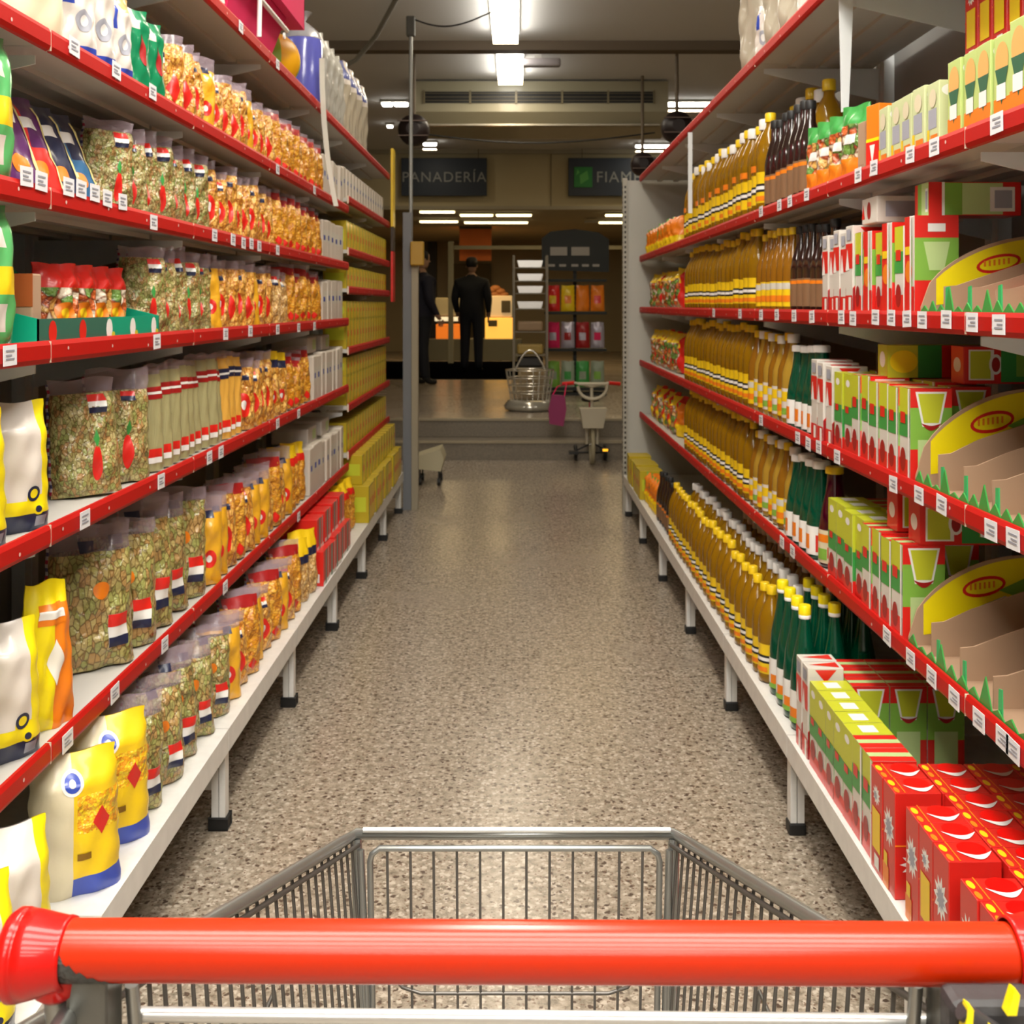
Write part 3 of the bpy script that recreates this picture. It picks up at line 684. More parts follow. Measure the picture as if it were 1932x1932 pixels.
def ricef(u, v, f):
    if v < .15: return 2
    if v < .26+.10*u*u: return 1
    if u > .70-.25*max(0, .5-v): return 1
    return 0
RICE = bag('rice_bag', 'rice bag', .15, .235, .10, [PWHITE, YEL2, NAVY], ricef, seed=3, top=.92, crumple=.002, p=2.0, nu=24, nv=28, taper=.12, patches=[
    ('ring_logo', .25, .60, .24, .36, -1, 'e', [(0, 1, NAVY), (.2, .8, YEL2)]), ('ring_logo', .42, .70, .13, .22, -1, 'e', [(0, 1, YEL2), (.2, .8, NAVY)]), ('net_weight_panel', .5, .8, .04, .12, -1, 'r', [(0, 1, mat('print_grey', (.35, .36, .42), .5))])])
def cornf(u, v, f):
    if u < -.12: return 0
    if v < .16: return 2
    return 3 if .45 < v < .72 and u > 0 else 1
POLE = bag('polenta_bag', 'polenta bag', .16, .25, .085, [CREAMP, YEL, BLUE, CORN], cornf, seed=5, top=.93, crumple=.002, p=2.2, nu=24, nv=26, taper=.1, patches=[
    reddia(.35, .75, .42, .64), ('badge', -.35, .15, .74, .90, -1, 'e', [(0, 1, WHITE), (.14, .86, BLUE), (.35, .65, WHITE)]), ('small_print', .0, .3, .28, .33, -1, 'r', [(0, 1, mat('print_brown', (.25, .12, .0), .5))])])
ORB = bag('orange_grain_bag', 'grain bag', .12, .27, .055, [YEL2, ORG], lambda u, v, f: 1 if u > 0 and v < .85 else 0, seed=8, top=.93, crumple=.003, nu=20, nv=20, taper=.3, patches=[
    ('window_print', -.25, .35, .30, .62, -1, 'd', [(0, 1, WHITE)]), ('header_print', -.6, .5, .72, .86, -1, 'r', [(0, 1, ORG), (.3, .7, WHITE)])])
FLB = bag('flour_bag', 'flour bag', .12, .215, .07, [PWHITE, BLUE, mat('print_tan', (.62, .4, .14), .4, coat=.3)], lambda u, v, f: 1 if (v < .22 or (u < -.2 and .62 < v < .84)) else (2 if v > .8 and u > .2 else 0), seed=9, top=.93, crumple=.003, nu=18, nv=20,
           patches=[('round_emblem', -.2, .5, .34, .56, -1, 'e', [(0, 1, mat('print_grey', (.35, .36, .42), .5)), (.25, .75, WHITE)])])
GRB = bag('green_flour_bag', 'flour bag', .12, .215, .07, [mat('print_deep_green', (.0, .23, .09), .35, coat=.4), PWHITE], lambda u, v, f: 1 if (v > .72 and u < .1) or (u < -.55 and v > .2) else 0, seed=11, top=.93, crumple=.003,
          patches=[('pepper_print', .1, .45, .35, .7, -1, 'e', [(0, 1, DRED)])])
CRM = bag('cream_pack', 'pouch', .17, .24, .06, [CREAMP, mat('print_gold', (.70, .42, .06), .35, coat=.4)], lambda u, v, f: 1 if u > .62 and v > .35 else 0, seed=12, top=.95, crumple=.003,
          patches=[('round_emblem', -.1, .12, .52, .60, -1, 'e', [(0, 1, mat('print_brown', (.25, .12, .0), .5)), (.3, .7, CREAMP)])])
RND = bag('green_snack_bag', 'snack bag', .13, .24, .11, [mat('film_green', (.10, .45, .14), .25, coat=.8, bump=.4, bscale=20), PWHITE, YEL], lambda u, v, f: 2 if .40 < v < .58 else (1 if (.68 < v < .85 or .12 < v < .3) and abs(u) < .5 else 0), seed=13, top=.92, crumple=.003)
def snack(c, i, c2=None): return bag('snack_pouch', 'snack pouch', .11, .20, .03, [c, c2 or c], lambda u, v, f: 1 if v > .45 and u > -.2 else 0, seed=70+i, top=.94, crumple=.0015, patches=[('gold_stripe', .70, .88, .05, .90, -1, 'r', [(0, 1, mat('stripe_gold', (.85, .75, .3), .3, coat=.5))]), ('name_print', -.6, .4, .62, .74, -1, 'r', [(0, 1, WHITE)]), ('food_print', -.4, .3, .12, .3, -1, 'e', [(0, 1, ORG)])])
SNK = [snack(PURP, 0), snack(PRED, 1, PURP), snack(NAVY, 2), snack(mat('print_steel_blue', (.03, .13, .28), .35, coat=.5), 3, NAVY)]
SNN = ['purple snack pouch', 'red and purple snack pouch', 'navy snack pouch', 'steel blue snack pouch']
WBX = carton('white_flour_pack', 'flour pack', .095, .10, .19, mat('pack_offwhite', (.62, .56, .48), .45, bump=.2, bscale=20), [('r', .1, .9, .45, .75, PALE), ('r', .15, .5, .5, .62, BLUE)], [('r', .1, .9, .2, .5, PALE)], bev=.006)
WBL = carton('white_lying_pack', 'flour pack', .2, .16, .07, mat('pack_offwhite2', (.58, .54, .50), .45), [('r', .5, .9, .2, .8, PGRN)], [('r', .1, .6, .2, .8, PALE)], bev=.006)
YBX = carton('yellow_box', 'box', .095, .12, .15, mat('pack_yellow', (.50, .37, .01), .45), [('r', .06, .94, .06, .94, YEL), ('r', .0, .14, .0, 1, LGRN), ('r', .3, .8, .42, .62, ORG)], [('r', .1, .9, .3, .7, LIME)], bev=.002)
YBS = carton('yellow_short_box', 'box', .095, .12, .115, MATS['pack_yellow'], [('r', .06, .94, .06, .94, YEL), ('r', .0, .14, .0, 1, LGRN), ('r', .3, .8, .42, .62, ORG)], [('r', .1, .9, .3, .7, LIME)], bev=.002)
BBP = bag('noodle_bag', 'noodle bag', .14, .24, .09, [FUSI, NAVY, YEL], lambda u, v, f: 1 if .60 < v < .76 else (2 if v >= .76 else 0), seed=80, top=.9, p=2.6)
RTP = bag('pasta_bag', 'pasta bag', .12, .24, .07, [NEST, PRED, YEL], lambda u, v, f: 1 if .68 < v < .84 else (2 if v >= .84 else 0), seed=81, top=.9, p=2.6)
BLP = bag('pasta_bag', 'pasta bag', .13, .23, .075, [PENNE, NAVY, YEL], lambda u, v, f: 1 if .74 < v < .88 else (2 if v >= .88 else 0), seed=82, top=.9, p=2.6, patches=[redmark(.0, .6, .18, .4)])
SPK = carton('soup_packet_box', 'box', .12, .14, .12, PRED, [('r', 0, 1, 0, .12, WHITE), ('r', .3, .5, 0, 1, mat('print_greygreen', (.2, .3, .25), .5)), ('r', .72, .78, 0, 1, WHITE)] + [('e', .5, .72, .2+k*.2, .36+k*.2, WHITE) for k in range(0)], [('r', .1, .9, .1, .35, WHITE)], bev=.002)
GRY = bag('grey_foil_pack', 'foil pack', .13, .40, .11, [GREYP, mat('print_brownish', (.18, .09, .04), .4)], lambda u, v, f: 1 if u > .55 and .4 < v < .8 else 0, seed=90, top=.93, crumple=.005)
GBL = bag('grey_blue_pack', 'foil pack', .15, .42, .10, [mat('foil_beige', (.42, .37, .28), .35, coat=.5, bump=.5, bscale=25), mat('foil_blue', (.09, .11, .32), .35, coat=.4), PWHITE], lambda u, v, f: 1 if v > .76 and u < .4 else (2 if v > .7 else 0), seed=91, top=.93, crumple=.005)
# right-hand goods
TB = mat('carton_white', (.70, .66, .60), .42, coat=.3)
T1 = carton('passata_carton', 'carton', .066, .088, .2, TB,
    [('r', 0, 1, .72, 1, LIME), ('r', 0, 1, .48, .72, GRN), ('r', 0, 1, 0, .24, PRED), ('e', .12, .62, .10, .36, DRED), ('r', .15, .6, .62, .74, PRED), ('r', .86, 1, 0, 1, WHITE)],
    [('r', 0, 1, 0, .36, PRED), ('r', 0, 1, .36, .8, LGRN), ('r', 0, 1, .8, 1, PRED), ('r', .18, .82, .04, .46, PGRN), ('t', .12, .88, .60, .97, WHITE), ('t', .18, .82, .64, .95, LIME), ('s', .25, .75, .56, .64, DRED)],
    [('r', 0, 1, 0, 1, PRED), ('r', .35, .65, 0, 1, PGRN)])
T1L = carton('passata_carton', 'carton', .066, .088, .2, TB,
    [('r', 0, 1, .60, 1, LIME), ('e', .2, .7, .84, .93, WHITE), ('r', 0, 1, .38, .60, GRN), ('r', 0, 1, 0, .18, PRED), ('e', .15, .75, .10, .34, DRED), ('r', .2, .6, .52, .6, PRED)],
    [('r', 0, 1, .55, 1, LIME), ('e', .2, .8, .6, .85, YEL2), ('r', 0, 1, .2, .55, GRN), ('r', 0, 1, 0, .2, PRED)], [('r', 0, 1, 0, 1, LIME), ('r', .2, .8, .3, .7, WHITE)])
T2 = carton('tomato_carton', 'carton', .05, .088, .2, TB,
    [('r', 0, 1, .52, .80, PRED), ('a', .0, .55, .50, .74, WHITE), ('r', 0, 1, 0, .22, PRED), ('r', .5, .85, .0, .2, WHITE), ('r', .2, .8, .84, .96, MATS['print_grey'])],
    [('r', 0, 1, 0, .3, DRED), ('v', .2, .8, .84, .98, PRED), ('e', .35, .65, .66, .76, GRN), ('a', 0, 1, .3, .55, PRED)], [('v', .1, .9, .1, .9, PRED)])
T4 = carton('tomato_puree_carton', 'carton', .06, .088, .205, TB,
    [('r', 0, .55, .0, 1, PRED), ('r', .55, .8, .30, .80, PGRN), ('r', 0, 1, .0, .3, PRED), ('e', .1, .8, .34, .56, ORG), ('r', .1, .7, .62, .7, YEL), ('r', .6, .75, 0, 1, WHITE)],
    [('r', 0, 1, 0, 1, PRED), ('r', 0, 1, .36, .78, LGRN), ('e', .25, .75, .10, .34, ORG), ('r', .3, .7, .84, .92, WHITE), ('t', .2, .8, .46, .74, PGRN)])
T3TOP = [('e', .12, .5, .03, .16, YEL), ('e', .62, .98, .03, .14, ORG), ('e', -.0, .70, .36, .90, mat('cap_bright_red', (.82, .0, .0), .3, coat=.5)), ('r', 0, 1, .21, .235, ORG), ('q', .52, .93, .30, .96, WHITE)]
T3 = carton('red_juice_carton', 'carton', .066, .088, .2, mat('carton_red', (.62, .018, .012), .34, coat=.4),
    [('x', .18, .82, .66, .86, WHITE), ('x', .26, .6, .70, .80, MATS['print_grey']), ('r', .16, .84, .22, .62, YEL), ('r', .35, .75, .05, .18, WHITE)],
    [('x', .1, .9, .20, .46, WHITE), ('x', .3, .7, .26, .40, MATS['print_grey']), ('e', .35, .48, .74, .82, WHITE), ('r', .0, 1, .50, .515, ORG)],
    T3TOP)
T3B = carton('red_juice_carton', 'carton', .066, .088, .2, MATS['carton_red'],
    [('x', .05, .95, .42, .80, WHITE), ('x', .22, .8, .50, .72, MATS['print_grey']), ('r', 0, .5, .0, .22, ORG), ('r', .1, .4, .22, .34, YEL)],
    [('x', .1, .9, .20, .46, WHITE), ('x', .3, .7, .26, .40, MATS['print_grey']), ('e', .35, .48, .74, .82, WHITE), ('r', .0, 1, .50, .515, ORG)], T3TOP)
G1 = carton('soup_box', 'box', .062, .05, .155, mat('carton_lime', (.50, .62, .20), .45, coat=.2),
    [('r', 0, 1, 0, .28, ORG), ('e', .1, .9, .5, .92, mat('print_carrot', (.75, .40, .12), .5)), ('v', .1, .9, .2, .62, mat('print_forest', (.03, .12, .06), .5)), ('r', .2, .75, .26, .44, WHITE)],
    [('e', .1, .9, .78, .95, WHITE), ('e', .35, .65, .54, .66, ORG), ('r', .2, .8, .12, .16, LGRN)])
G2b = carton('soup_box', 'box', .062, .05, .13, mat('carton_palelime', (.60, .66, .36), .45, coat=.2),
    [('r', .1, .8, .3, .6, MATS['print_grey']), ('r', 0, .2, 0, .3, YEL), ('r', .3, .9, .0, .2, ORG), ('e', .2, .8, .62, .9, CREAMP)],
    [('e', .1, .9, .76, .94, WHITE), ('e', .35, .75, .5, .7, YEL), ('r', .2, .8, .12, .16, LGRN)])
LYG = carton('lying_soup_carton', 'carton', .2, .088, .066, PRED, [('r', .0, .14, 0, 1, PRED), ('r', .14, .17, 0, 1, WHITE), ('r', .17, .36, .02, .98, LGRN), ('r', .36, .80, .03, .97, PGRN), ('r', .66, .93, .12, .85, WHITE), ('r', .71, .90, .22, .75, MATS['print_grey'])],
    [('r', .0, .22, 0, 1, PRED), ('r', .22, .5, 0, 1, LGRN), ('r', .5, 1, 0, 1, PGRN), ('r', .78, .96, .12, .82, WHITE), ('r', .80, .94, .2, .74, MATS['print_grey'])])
LYL = carton('lying_lime_carton', 'carton', .066, .2, .075, LIME, [('r', 0, 1, 0, 1, LIME), ('e', .2, .8, .3, .8, WHITE)],
    [('r', 0, .28, 0, 1, LIME), ('e', .02, .28, .15, .85, YEL2), ('r', .28, .5, 0, 1, GRN), ('r', .5, 1, 0, 1, PRED), ('r', .68, .86, .2, .9, WHITE), ('r', .70, .84, .26, .82, MATS['print_grey'])])
LYT = carton('lying_passata_carton', 'carton', .066, .2, .088, PRED, [('r', 0, 1, 0, 1, PRED), ('e', .2, .8, .3, .7, WHITE)],
    [('r', .06, .36, .10, .92, WHITE), ('r', .08, .32, .14, .88, LIME), ('e', .30, .46, .25, .8, WHITE), ('e', .33, .43, .32, .72, DRED), ('r', .44, .95, .05, .95, GRN), ('r', .62, .92, .2, .85, LGRN)])
LYW = carton('lying_white_carton', 'carton', .11, .2, .06, TB, [('e', .35, .6, .15, .85, DRED), ('a', 0, .2, .2, .8, PRED)], [('r', .1, .5, .2, .8, MATS['print_grey'])])
BASKL = carton('bakers_box', 'box', .1, .1, .1, TB, [('r', 0, 1, 0, 1, WHITE)], None)
oilp = [(.030, 0), (.040, .004), (.042, .02), (.041, .08), (.039, .10), (.042, .125), (.042, .17), (.039, .20), (.026, .235), (.014, .255), (.0125, .27)]
OB = bottle('oil_bottle', 'oil bottle', oilp, OIL, YEL, (.268, .295), .016, [(.03, .12, 1.25, 1.25, YEL), (.062, .086, 1.1, 1.1, BLACK), (.069, .079, .9, .9, WHITE), (.036, .05, .6, .5, ORG)])
OBW = bottle('oil_bottle', 'oil bottle', oilp, OIL, WHITE, (.262, .295), .019, [(.03, .12, 1.25, 1.25, YEL), (.062, .086, 1.1, 1.1, BLACK), (.069, .079, .9, .9, WHITE), (.13, .15, .6, .6, ORG)])
oils = [(.026, 0), (.035, .004), (.036, .02), (.036, .13), (.034, .16), (.020, .205), (.0125, .235), (.012, .25)]
OS = bottle('small_oil_bottle', 'oil bottle', oils, OILD, YEL, (.248, .272), .0145, [(.02, .10, 1.2, 1.2, YEL), (.075, .095, 1.2, 1.2, PALE), (.035, .055, .7, .7, ORG)])
JB = bottle('oil_jar', 'oil bottle', oils, mat('jar_oil', (.55, .33, .04), .08, trans=.3, coat=.6, ior=1.2), WHITE, (.248, .275), .019, [(.02, .11, 1.2, 1.2, PWHITE), (.07, .10, .8, .8, YEL), (.03, .05, .6, .6, LGRN)])
gp = [(.028, 0), (.036, .004), (.0375, .02), (.037, .13), (.032, .18), (.021, .235), (.0145, .275), (.0135, .30), (.0135, .31)]
GB = bottle('green_glass_bottle', 'bottle', gp, GGLASS, YEL2, (.300, .325), .0165, [(.022, .105, 1.35, 1.35, WHITE), (.03, .06, .75, .2, ORG), (.04, .08, -.2, .8, ORG), (.022, .035, 1.0, 1.0, LGRN)],
            kids=[('neck_ring', (lambda q: (q.lathe([(.0155, .290), (.016, .291), (.016, .3005), (.0155, .3008)], 16), q.mesh('neck_ring', WHITE))[1])(MB()))])
wp = [(.028, 0), (.035, .004), (.0365, .015), (.036, .09), (.030, .13), (.021, .17), (.0175, .20), (.017, .222)]
WB = bottle('dark_red_sauce_bottle', 'sauce bottle', wp, WINE, YEL, (.216, .232), .021, [(.012, .088, 1.3, 1.3, CREAMP), (.06, .078, .8, .8, ORG), (.02, .045, .7, .1, LGRN), (.025, .05, -.15, .8, PRED)])
DBp = [(.024, 0), (.030, .004), (.031, .015), (.031, .13), (.026, .16), (.014, .20), (.0125, .235)]
DB = bottle('dark_sauce_bottle', 'sauce bottle', DBp, DGLASS, BLACK, (.232, .255), .0145, [(.02, .10, 1.2, 1.2, mat('label_brown', (.22, .12, .06), .5)), (.085, .095, 1.2, 1.2, ORG)])
GJ = bottle('green_jar_bottle', 'sauce bottle', wp, GGLASS, WHITE, (.216, .234), .022, [(.012, .08, 1.3, 1.3, WHITE), (.025, .06, .9, -.2, ORG), (.02, .06, -.3, .9, PRED)])
RBG = bag('red_snack_bag', 'snack bag', .13, .21, .10, [PRED, TREE, YEL], lambda u, v, f: 1 if u < .1 and v < .75 else (2 if v > .6 and u < .3 else 0), seed=95, top=.92, crumple=.005)
OSB = bag('orange_snack_bag', 'snack bag', .12, .17, .08, [ORG, YEL, LGRN], lambda u, v, f: 1 if v < .4 else (2 if u < -.5 else 0), seed=96, top=.92, crumple=.005)
SACH = bag('sauce_pouch', 'sauce pouch', .11, .19, .04, [TREE, GRN, ORG], lambda u, v, f: 1 if v > .72 else (2 if v < .3 else 0), seed=97, top=.9, crumple=.003, patches=[('name_print', -.5, .4, .5, .62, -1, 'r', [(0, 1, WHITE)])])
OTUB = carton('orange_red_tube_box', 'box', .055, .05, .15, ORG, [('r', 0, 1, .45, .5, YEL2), ('r', 0, 1, 0, .45, PRED), ('v', .3, .7, .1, .4, WHITE)], [('r', 0, 1, .45, .5, YEL2), ('r', 0, 1, 0, .45, PRED), ('a', .2, .8, .0, .35, WHITE)])
BRB = carton('tan_box', 'box', .05, .05, .13, CARD, [('r', .1, .9, .2, .8, CARD)], None)
SMT = bag('soup_mix_bag', 'soup mix bag', .11, .15, .06, [TREE, PRED, PWHITE], lambda u, v, f: 1 if v > .7 else 0, seed=99, top=.9, patches=[('bowl_print', -.4, .4, .2, .5, -1, 'e', [(0, 1, ORG), (.25, .75, YEL)])])

ORD = ['first', 'second', 'third', 'fourth', 'fifth', 'sixth', 'seventh', 'eighth', 'ninth', 'tenth', 'eleventh', 'twelfth', 'thirteenth', 'fourteenth', 'fifteenth', 'sixteenth', 'seventeenth', 'eighteenth', 'nineteenth', 'twentieth',
       'twenty-first', 'twenty-second', 'twenty-third', 'twenty-fourth', 'twenty-fifth', 'twenty-sixth', 'twenty-seventh', 'twenty-eighth', 'twenty-ninth', 'thirtieth']
CNT = {}
def put(p, loc, rz=0.0, label='', group=None, sc=1.0, rx=0.0, ry=0.0, cat=None):
    o = bpy.data.objects.new(p.name, p.me); COL.objects.link(o)
    o.location = loc; o.rotation_mode = 'XYZ'; o.rotation_euler = (rx, ry, rz)
    o.scale = sc if isinstance(sc, tuple) else (sc, sc, sc)
    for nm, me in p.kids:
        k = bpy.data.objects.new(nm, me); COL.objects.link(k); k.parent = o
    tag(o, label, cat or p.cat, group); return o
LS = ['topmost left shelf', 'second left shelf down', 'third left shelf down', 'fourth left shelf down', 'fifth left shelf down', 'sixth left shelf down', 'bottom left shelf']
RS = ['topmost right shelf', 'second right shelf down', 'third right shelf down', 'fourth right shelf down', 'fifth right shelf down', 'bottom right shelf']
def row(side, shelf, z, y0, y1, pitch, protos, desc, xoff=0.055, rz=None, jit=8, group=None, sc=1.0, jx=.004, rx=0.0, xf=None, depth='', jz=0.0, every=None, shz=None):
    xs_ = xf if xf is not None else (XL if side < 0 else XR)
    nm = (LS if side < 0 else RS)[shelf]
    n = max(1, int(round((y1-y0)/pitch))); k0 = CNT.get((desc, nm, depth), 0)
    for i in range(n):
        y = y0+(i+.5)*(y1-y0)/n; p = protos[i % len(protos)]
        ang = (90 if rz is None else rz)
        a = R(ang+rnd.uniform(-jit, jit)); a = a if side < 0 else -a
        s_ = sc*rnd.uniform(.96, 1.04); soft = p.cat in ('pasta bag', 'snack bag', 'spaghetti pack')
        k = k0+i
        lab = f'{ORD[k]} {desc} {depth+" " if depth else ""}from near end of {nm}' if (n+k0) > 1 or k0 else f'{desc} {depth+" " if depth else ""}on {nm}'
        put(p, (side*(xs_+xoff+rnd.uniform(-jx, jx)), y, z+(.0045 if soft else .0005)), a, lab, group or f'{desc} row on {nm}', s_, rx=rx+(R(rnd.uniform(-4, 0)) if soft else 0), ry=(R(rnd.uniform(-2.5, 2.5)) if soft else 0))
    CNT[(desc, nm, depth)] = k0+n
def cat_n(desc, nm): pass
zl = [z+.0085 for z in ZL]; zr = [z+.0085 for z in ZR]

# ------------------------------------------------------------------ goods, left shelves
def many(side, shelf, z, specs, depth=''):
    for sp in specs:
        y0, y1, pitch, protos, desc = sp[:5]; kw = sp[5] if len(sp) > 5 else {}
        row(side, shelf, z, y0, y1, pitch, protos, desc, depth=depth, **kw)
N = dict(rz=42, jit=4, xoff=.07)
# second shelf down (pasta against the upper rail)
many(-1, 1, zl[1], [
    (1.93, 2.18, .25, [CRM], 'cream and gold pouch', dict(rz=55, jit=0, xoff=.075, sc=1.08)),
    (2.24, 2.56, .107, [FLB], 'blue and white flour bag', dict(rz=62, jit=6, xoff=.07)),
    (2.58, 2.80, .11, [GRB], 'green flour bag', dict(rz=66, jit=6, xoff=.07)),
    (2.83, 4.0, .100, PYR+[PY[0], PYS[0], PY[1]], 'yellow pasta bag', N),
    (4.02, 5.02, .115, PN, 'orange nest pasta bag', N),
    (5.02, 5.56, .12, [WBX], 'white flour pack', dict(rz=90, jit=4, xoff=.07))])
put(RND, (-.915, 1.86, zl[2]), R(60), 'green and white snack bag at the near end of third left shelf down', 'green snack bags at the left edge', 1.08)
put(RND, (-.915, 1.87, zl[3]), R(60), 'green and white snack bag at the near end of fourth left shelf down', 'green snack bags at the left edge', 1.05)
for i, (p, d) in enumerate(zip(SNK, SNN)):
    put(p, (-.905, 2.04+i*.095, zl[2]+.012), R(72), f'{d} leaning back on the third left shelf down', 'leaning snack pouches', 1.05, rx=R(-24))
many(-1, 2, zl[2], [
    (2.44, 3.16, .105, PO, 'tricolour pasta bag', N),
    (3.18, 4.02, .098, PY+PYR, 'yellow pasta bag', N),
    (4.04, 5.0, .115, PN, 'orange nest pasta bag', N),
    (5.02, 5.56, .115, [WBX], 'white flour pack', dict(rz=90, jit=4, xoff=.07))])
# tray of soup mix bags
def tray(label, x, y0, y1, z, h, m1, m2, reds=3):
    t = empty('display_tray', label, 'display tray', (x, (y0+y1)/2, z)); L = (y1-y0)/2; D = .15
    b = MB(); b.box(-D/2, D/2, -L, L, 0, .003); b.box(-D/2, -D/2+.003, -L, L, 0, h*1.6); link('tray_base', b.mesh('tray_base', CARD), t)
    b = MB(); b.box(D/2-.003, D/2, -L, 0, 0, h, 0); b.box(D/2-.003, D/2, 0, L, 0, h, 1)
    for s_ in (-L, L-.003): b.prism([(-D/2, s_, 0), (D/2, s_, 0), (D/2, s_, h), (-D/2, s_, h*1.7)], (0, .003, 0), 1)
    link('tray_front', b.mesh('tray_front', [m1, m2]), t)
    b = MB()
    for k in range(5):
        yy = -L+.06+k*(2*L-.1)/4
        b.disc((D/2+.0006, yy, h*.52), (0, 1, 0), (0, 0, 1), .018, 0 if k < 2 else 1, 12, .022)
        if k >= 2: b.disc((D/2+.0009, yy+.022, h*.3), (0, 1, 0), (0, 0, 1), .010, 2, 10, .006)
    link('tray_print', b.mesh('tray_print', [PRED, WHITE, LIME]), t); return t
TT = tray('green printed cardboard tray of soup bags on fourth left shelf', -.93, 1.99, 2.66, zl[3], .052, mat('tray_dark_green', (.03, .13, .09), .5), mat('tray_green', (.0, .33, .19), .45))
for i in range(4):
    put(SMT, (-.94, 2.26+i*.093, zl[3]+.004), R(64), f'{ORD[i]} red-topped soup mix bag standing in the green tray', 'soup mix bags in the green tray', 1.05)
# green folded carton flap at the back of the tray
b = MB(); n = 14
pr = [(-.06, 0, .004)] + [(-.06+.22*k/n, 0, .05+.13*math.cos(PI/2*(k/n)**1.6)) for k in range(n+1)] + [(.16, 0, .004)]
b.prism(pr, (0, .02, 0)); b.prism([(p[0]*.9-.01, .05, p[2]*.92) for p in pr], (0, .02, 0))
tag(link('folded_carton', b.mesh('folded_carton', mat('carton_teal', (.0, .17, .09), .5)), None, (-1.07, 2.18, zl[3]+.003)), 'dark green folded carton behind the soup tray on fourth left shelf', 'carton').rotation_euler = (0, 0, R(30))
b = MB(); b.cbox(-.03, .03, -.02, .02, 0, .13, .003, 0); b.box(-.031, .031, -.0212, -.02, .07, .13, 1)
tag(link('brown_box', b.mesh('brown_box', [CARD, mat('print_rust', (.38, .09, .02), .5)]), None, (-.905, 2.03, zl[3]+.004)), 'small brown and rust box at the near end of the green tray', 'box')
many(-1, 3, zl[3], [
    (2.68, 3.18, .10, PO, 'tricolour pasta bag', N),
    (3.20, 3.98, .10, [PYS[0], PY[0], PYR[0], PY[2], PYR[1]], 'yellow pasta bag', N),
    (3.99, 4.24, .125, PF, 'pale spiral pasta bag', N),
    (4.26, 5.0, .12, PN, 'orange nest pasta bag', N),
    (5.02, 5.56, .11, [WBX], 'white flour pack', dict(rz=90, jit=4, xoff=.07))])
put(RICE, (-.925, 1.85, zl[4]), R(45), 'white rice bag at the left edge of fifth left shelf', 'rice bags on the fifth left shelf', 1.0)
put(RICE, (-.925, 2.02, zl[4]), R(45), 'white rice bag second from left on fifth left shelf', 'rice bags on the fifth left shelf', 1.0)
N5 = dict(rz=50, jit=7, xoff=.075)
many(-1, 4, zl[4], [
    (2.30, 2.66, .15, [PO[0], PO[1]], 'tall tricolour pasta bag', dict(rz=34, jit=4, xoff=.075, sc=1.2)),
    (2.69, 3.34, .072, [SPAG[0]], 'thin olive spaghetti pack', dict(rz=52, jit=5, xoff=.05)),
    (3.34, 3.56, .07, [SPAG[1]], 'thin yellow spaghetti pack', dict(rz=52, jit=5, xoff=.05)),
    (3.58, 3.98, .10, PY, 'yellow pasta bag', dict(rz=42, jit=4, xoff=.07, sc=1.1)),
    (3.99, 4.24, .12, [BLP], 'blue-banded yellow pasta bag', dict(rz=42, jit=6, xoff=.07)),
    (4.26, 4.72, .115, PN, 'orange nest pasta bag', N),
    (4.75, 5.56, .10, [WBX], 'white flour pack', dict(rz=90, jit=4, xoff=.07, sc=1.04))])
for i in range(2): put(WBL, (-.98, 4.9+i*.34, zl[4]+.20), R(90), f'{["nearer", "farther"][i]} white pack lying on the flour packs of fifth left shelf', 'lying white packs fifth left shelf')
def laid(i, x, y, z, ang, lab, grp, p): put(p, (x, y, z+.04), ang, lab, grp, .9, rx=R(-82))
for i, (x, y) in enumerate([(-1.17, 2.14), (-1.14, 2.36), (-1.16, 2.30)]):
    laid(i, x, y, zl[4]+(.07 if i == 2 else 0), R(80), ['tricolour pasta bag lying flat at the back of fifth left shelf', 'farther tricolour pasta bag lying at the back of fifth left shelf', 'tricolour pasta bag lying on top at the back of fifth left shelf'][i], 'lying pasta bags fifth left shelf', PO[i])
# sixth shelf
put(RICE, (-.925, 1.80, zl[5]), R(42), 'white rice bag at the left edge of sixth left shelf', 'rice bags on the sixth left shelf', 1.03)
put(RICE, (-.925, 1.975, zl[5]), R(42), 'white rice bag second from left on sixth left shelf', 'rice bags on the sixth left shelf', 1.03)
put(ORB, (-.90, 2.125, zl[5]), R(58), 'orange and yellow grain bag beside rice on sixth left shelf', None, 1.03)
many(-1, 5, zl[5], [
    (2.40, 3.12, .145, POB, 'large tricolour pasta bag', dict(rz=36, jit=4, xoff=.095, sc=1.22)),
    (3.14, 4.3, .108, [PYS[0], PYS[0], PY[0], PN[0], PY[1]], 'yellow pasta bag', dict(rz=42, jit=5, xoff=.07, sc=1.15)),
    (4.3, 4.62, .12, [RTP], 'red-banded pasta bag', dict(rz=44, jit=6, xoff=.07)),
    (4.68, 5.56, .10, [WBX], 'white flour pack', dict(rz=90, jit=4, xoff=.07, sc=1.04))])
for i in range(2): put(WBL, (-.98, 4.9+i*.34, zl[5]+.20), R(90), f'{["nearer", "farther"][i]} white pack lying on the flour packs of sixth left shelf', 'lying white packs sixth left shelf')
for i, (x, y) in enumerate([(-1.15, 2.22), (-1.08, 2.36), (-1.17, 2.46)]):
    laid(i, x, y, zl[5], R(75+12*i), f'{ORD[i]} tricolour pasta bag lying at the back of sixth left shelf', 'lying pasta bags sixth left shelf', PO[i])
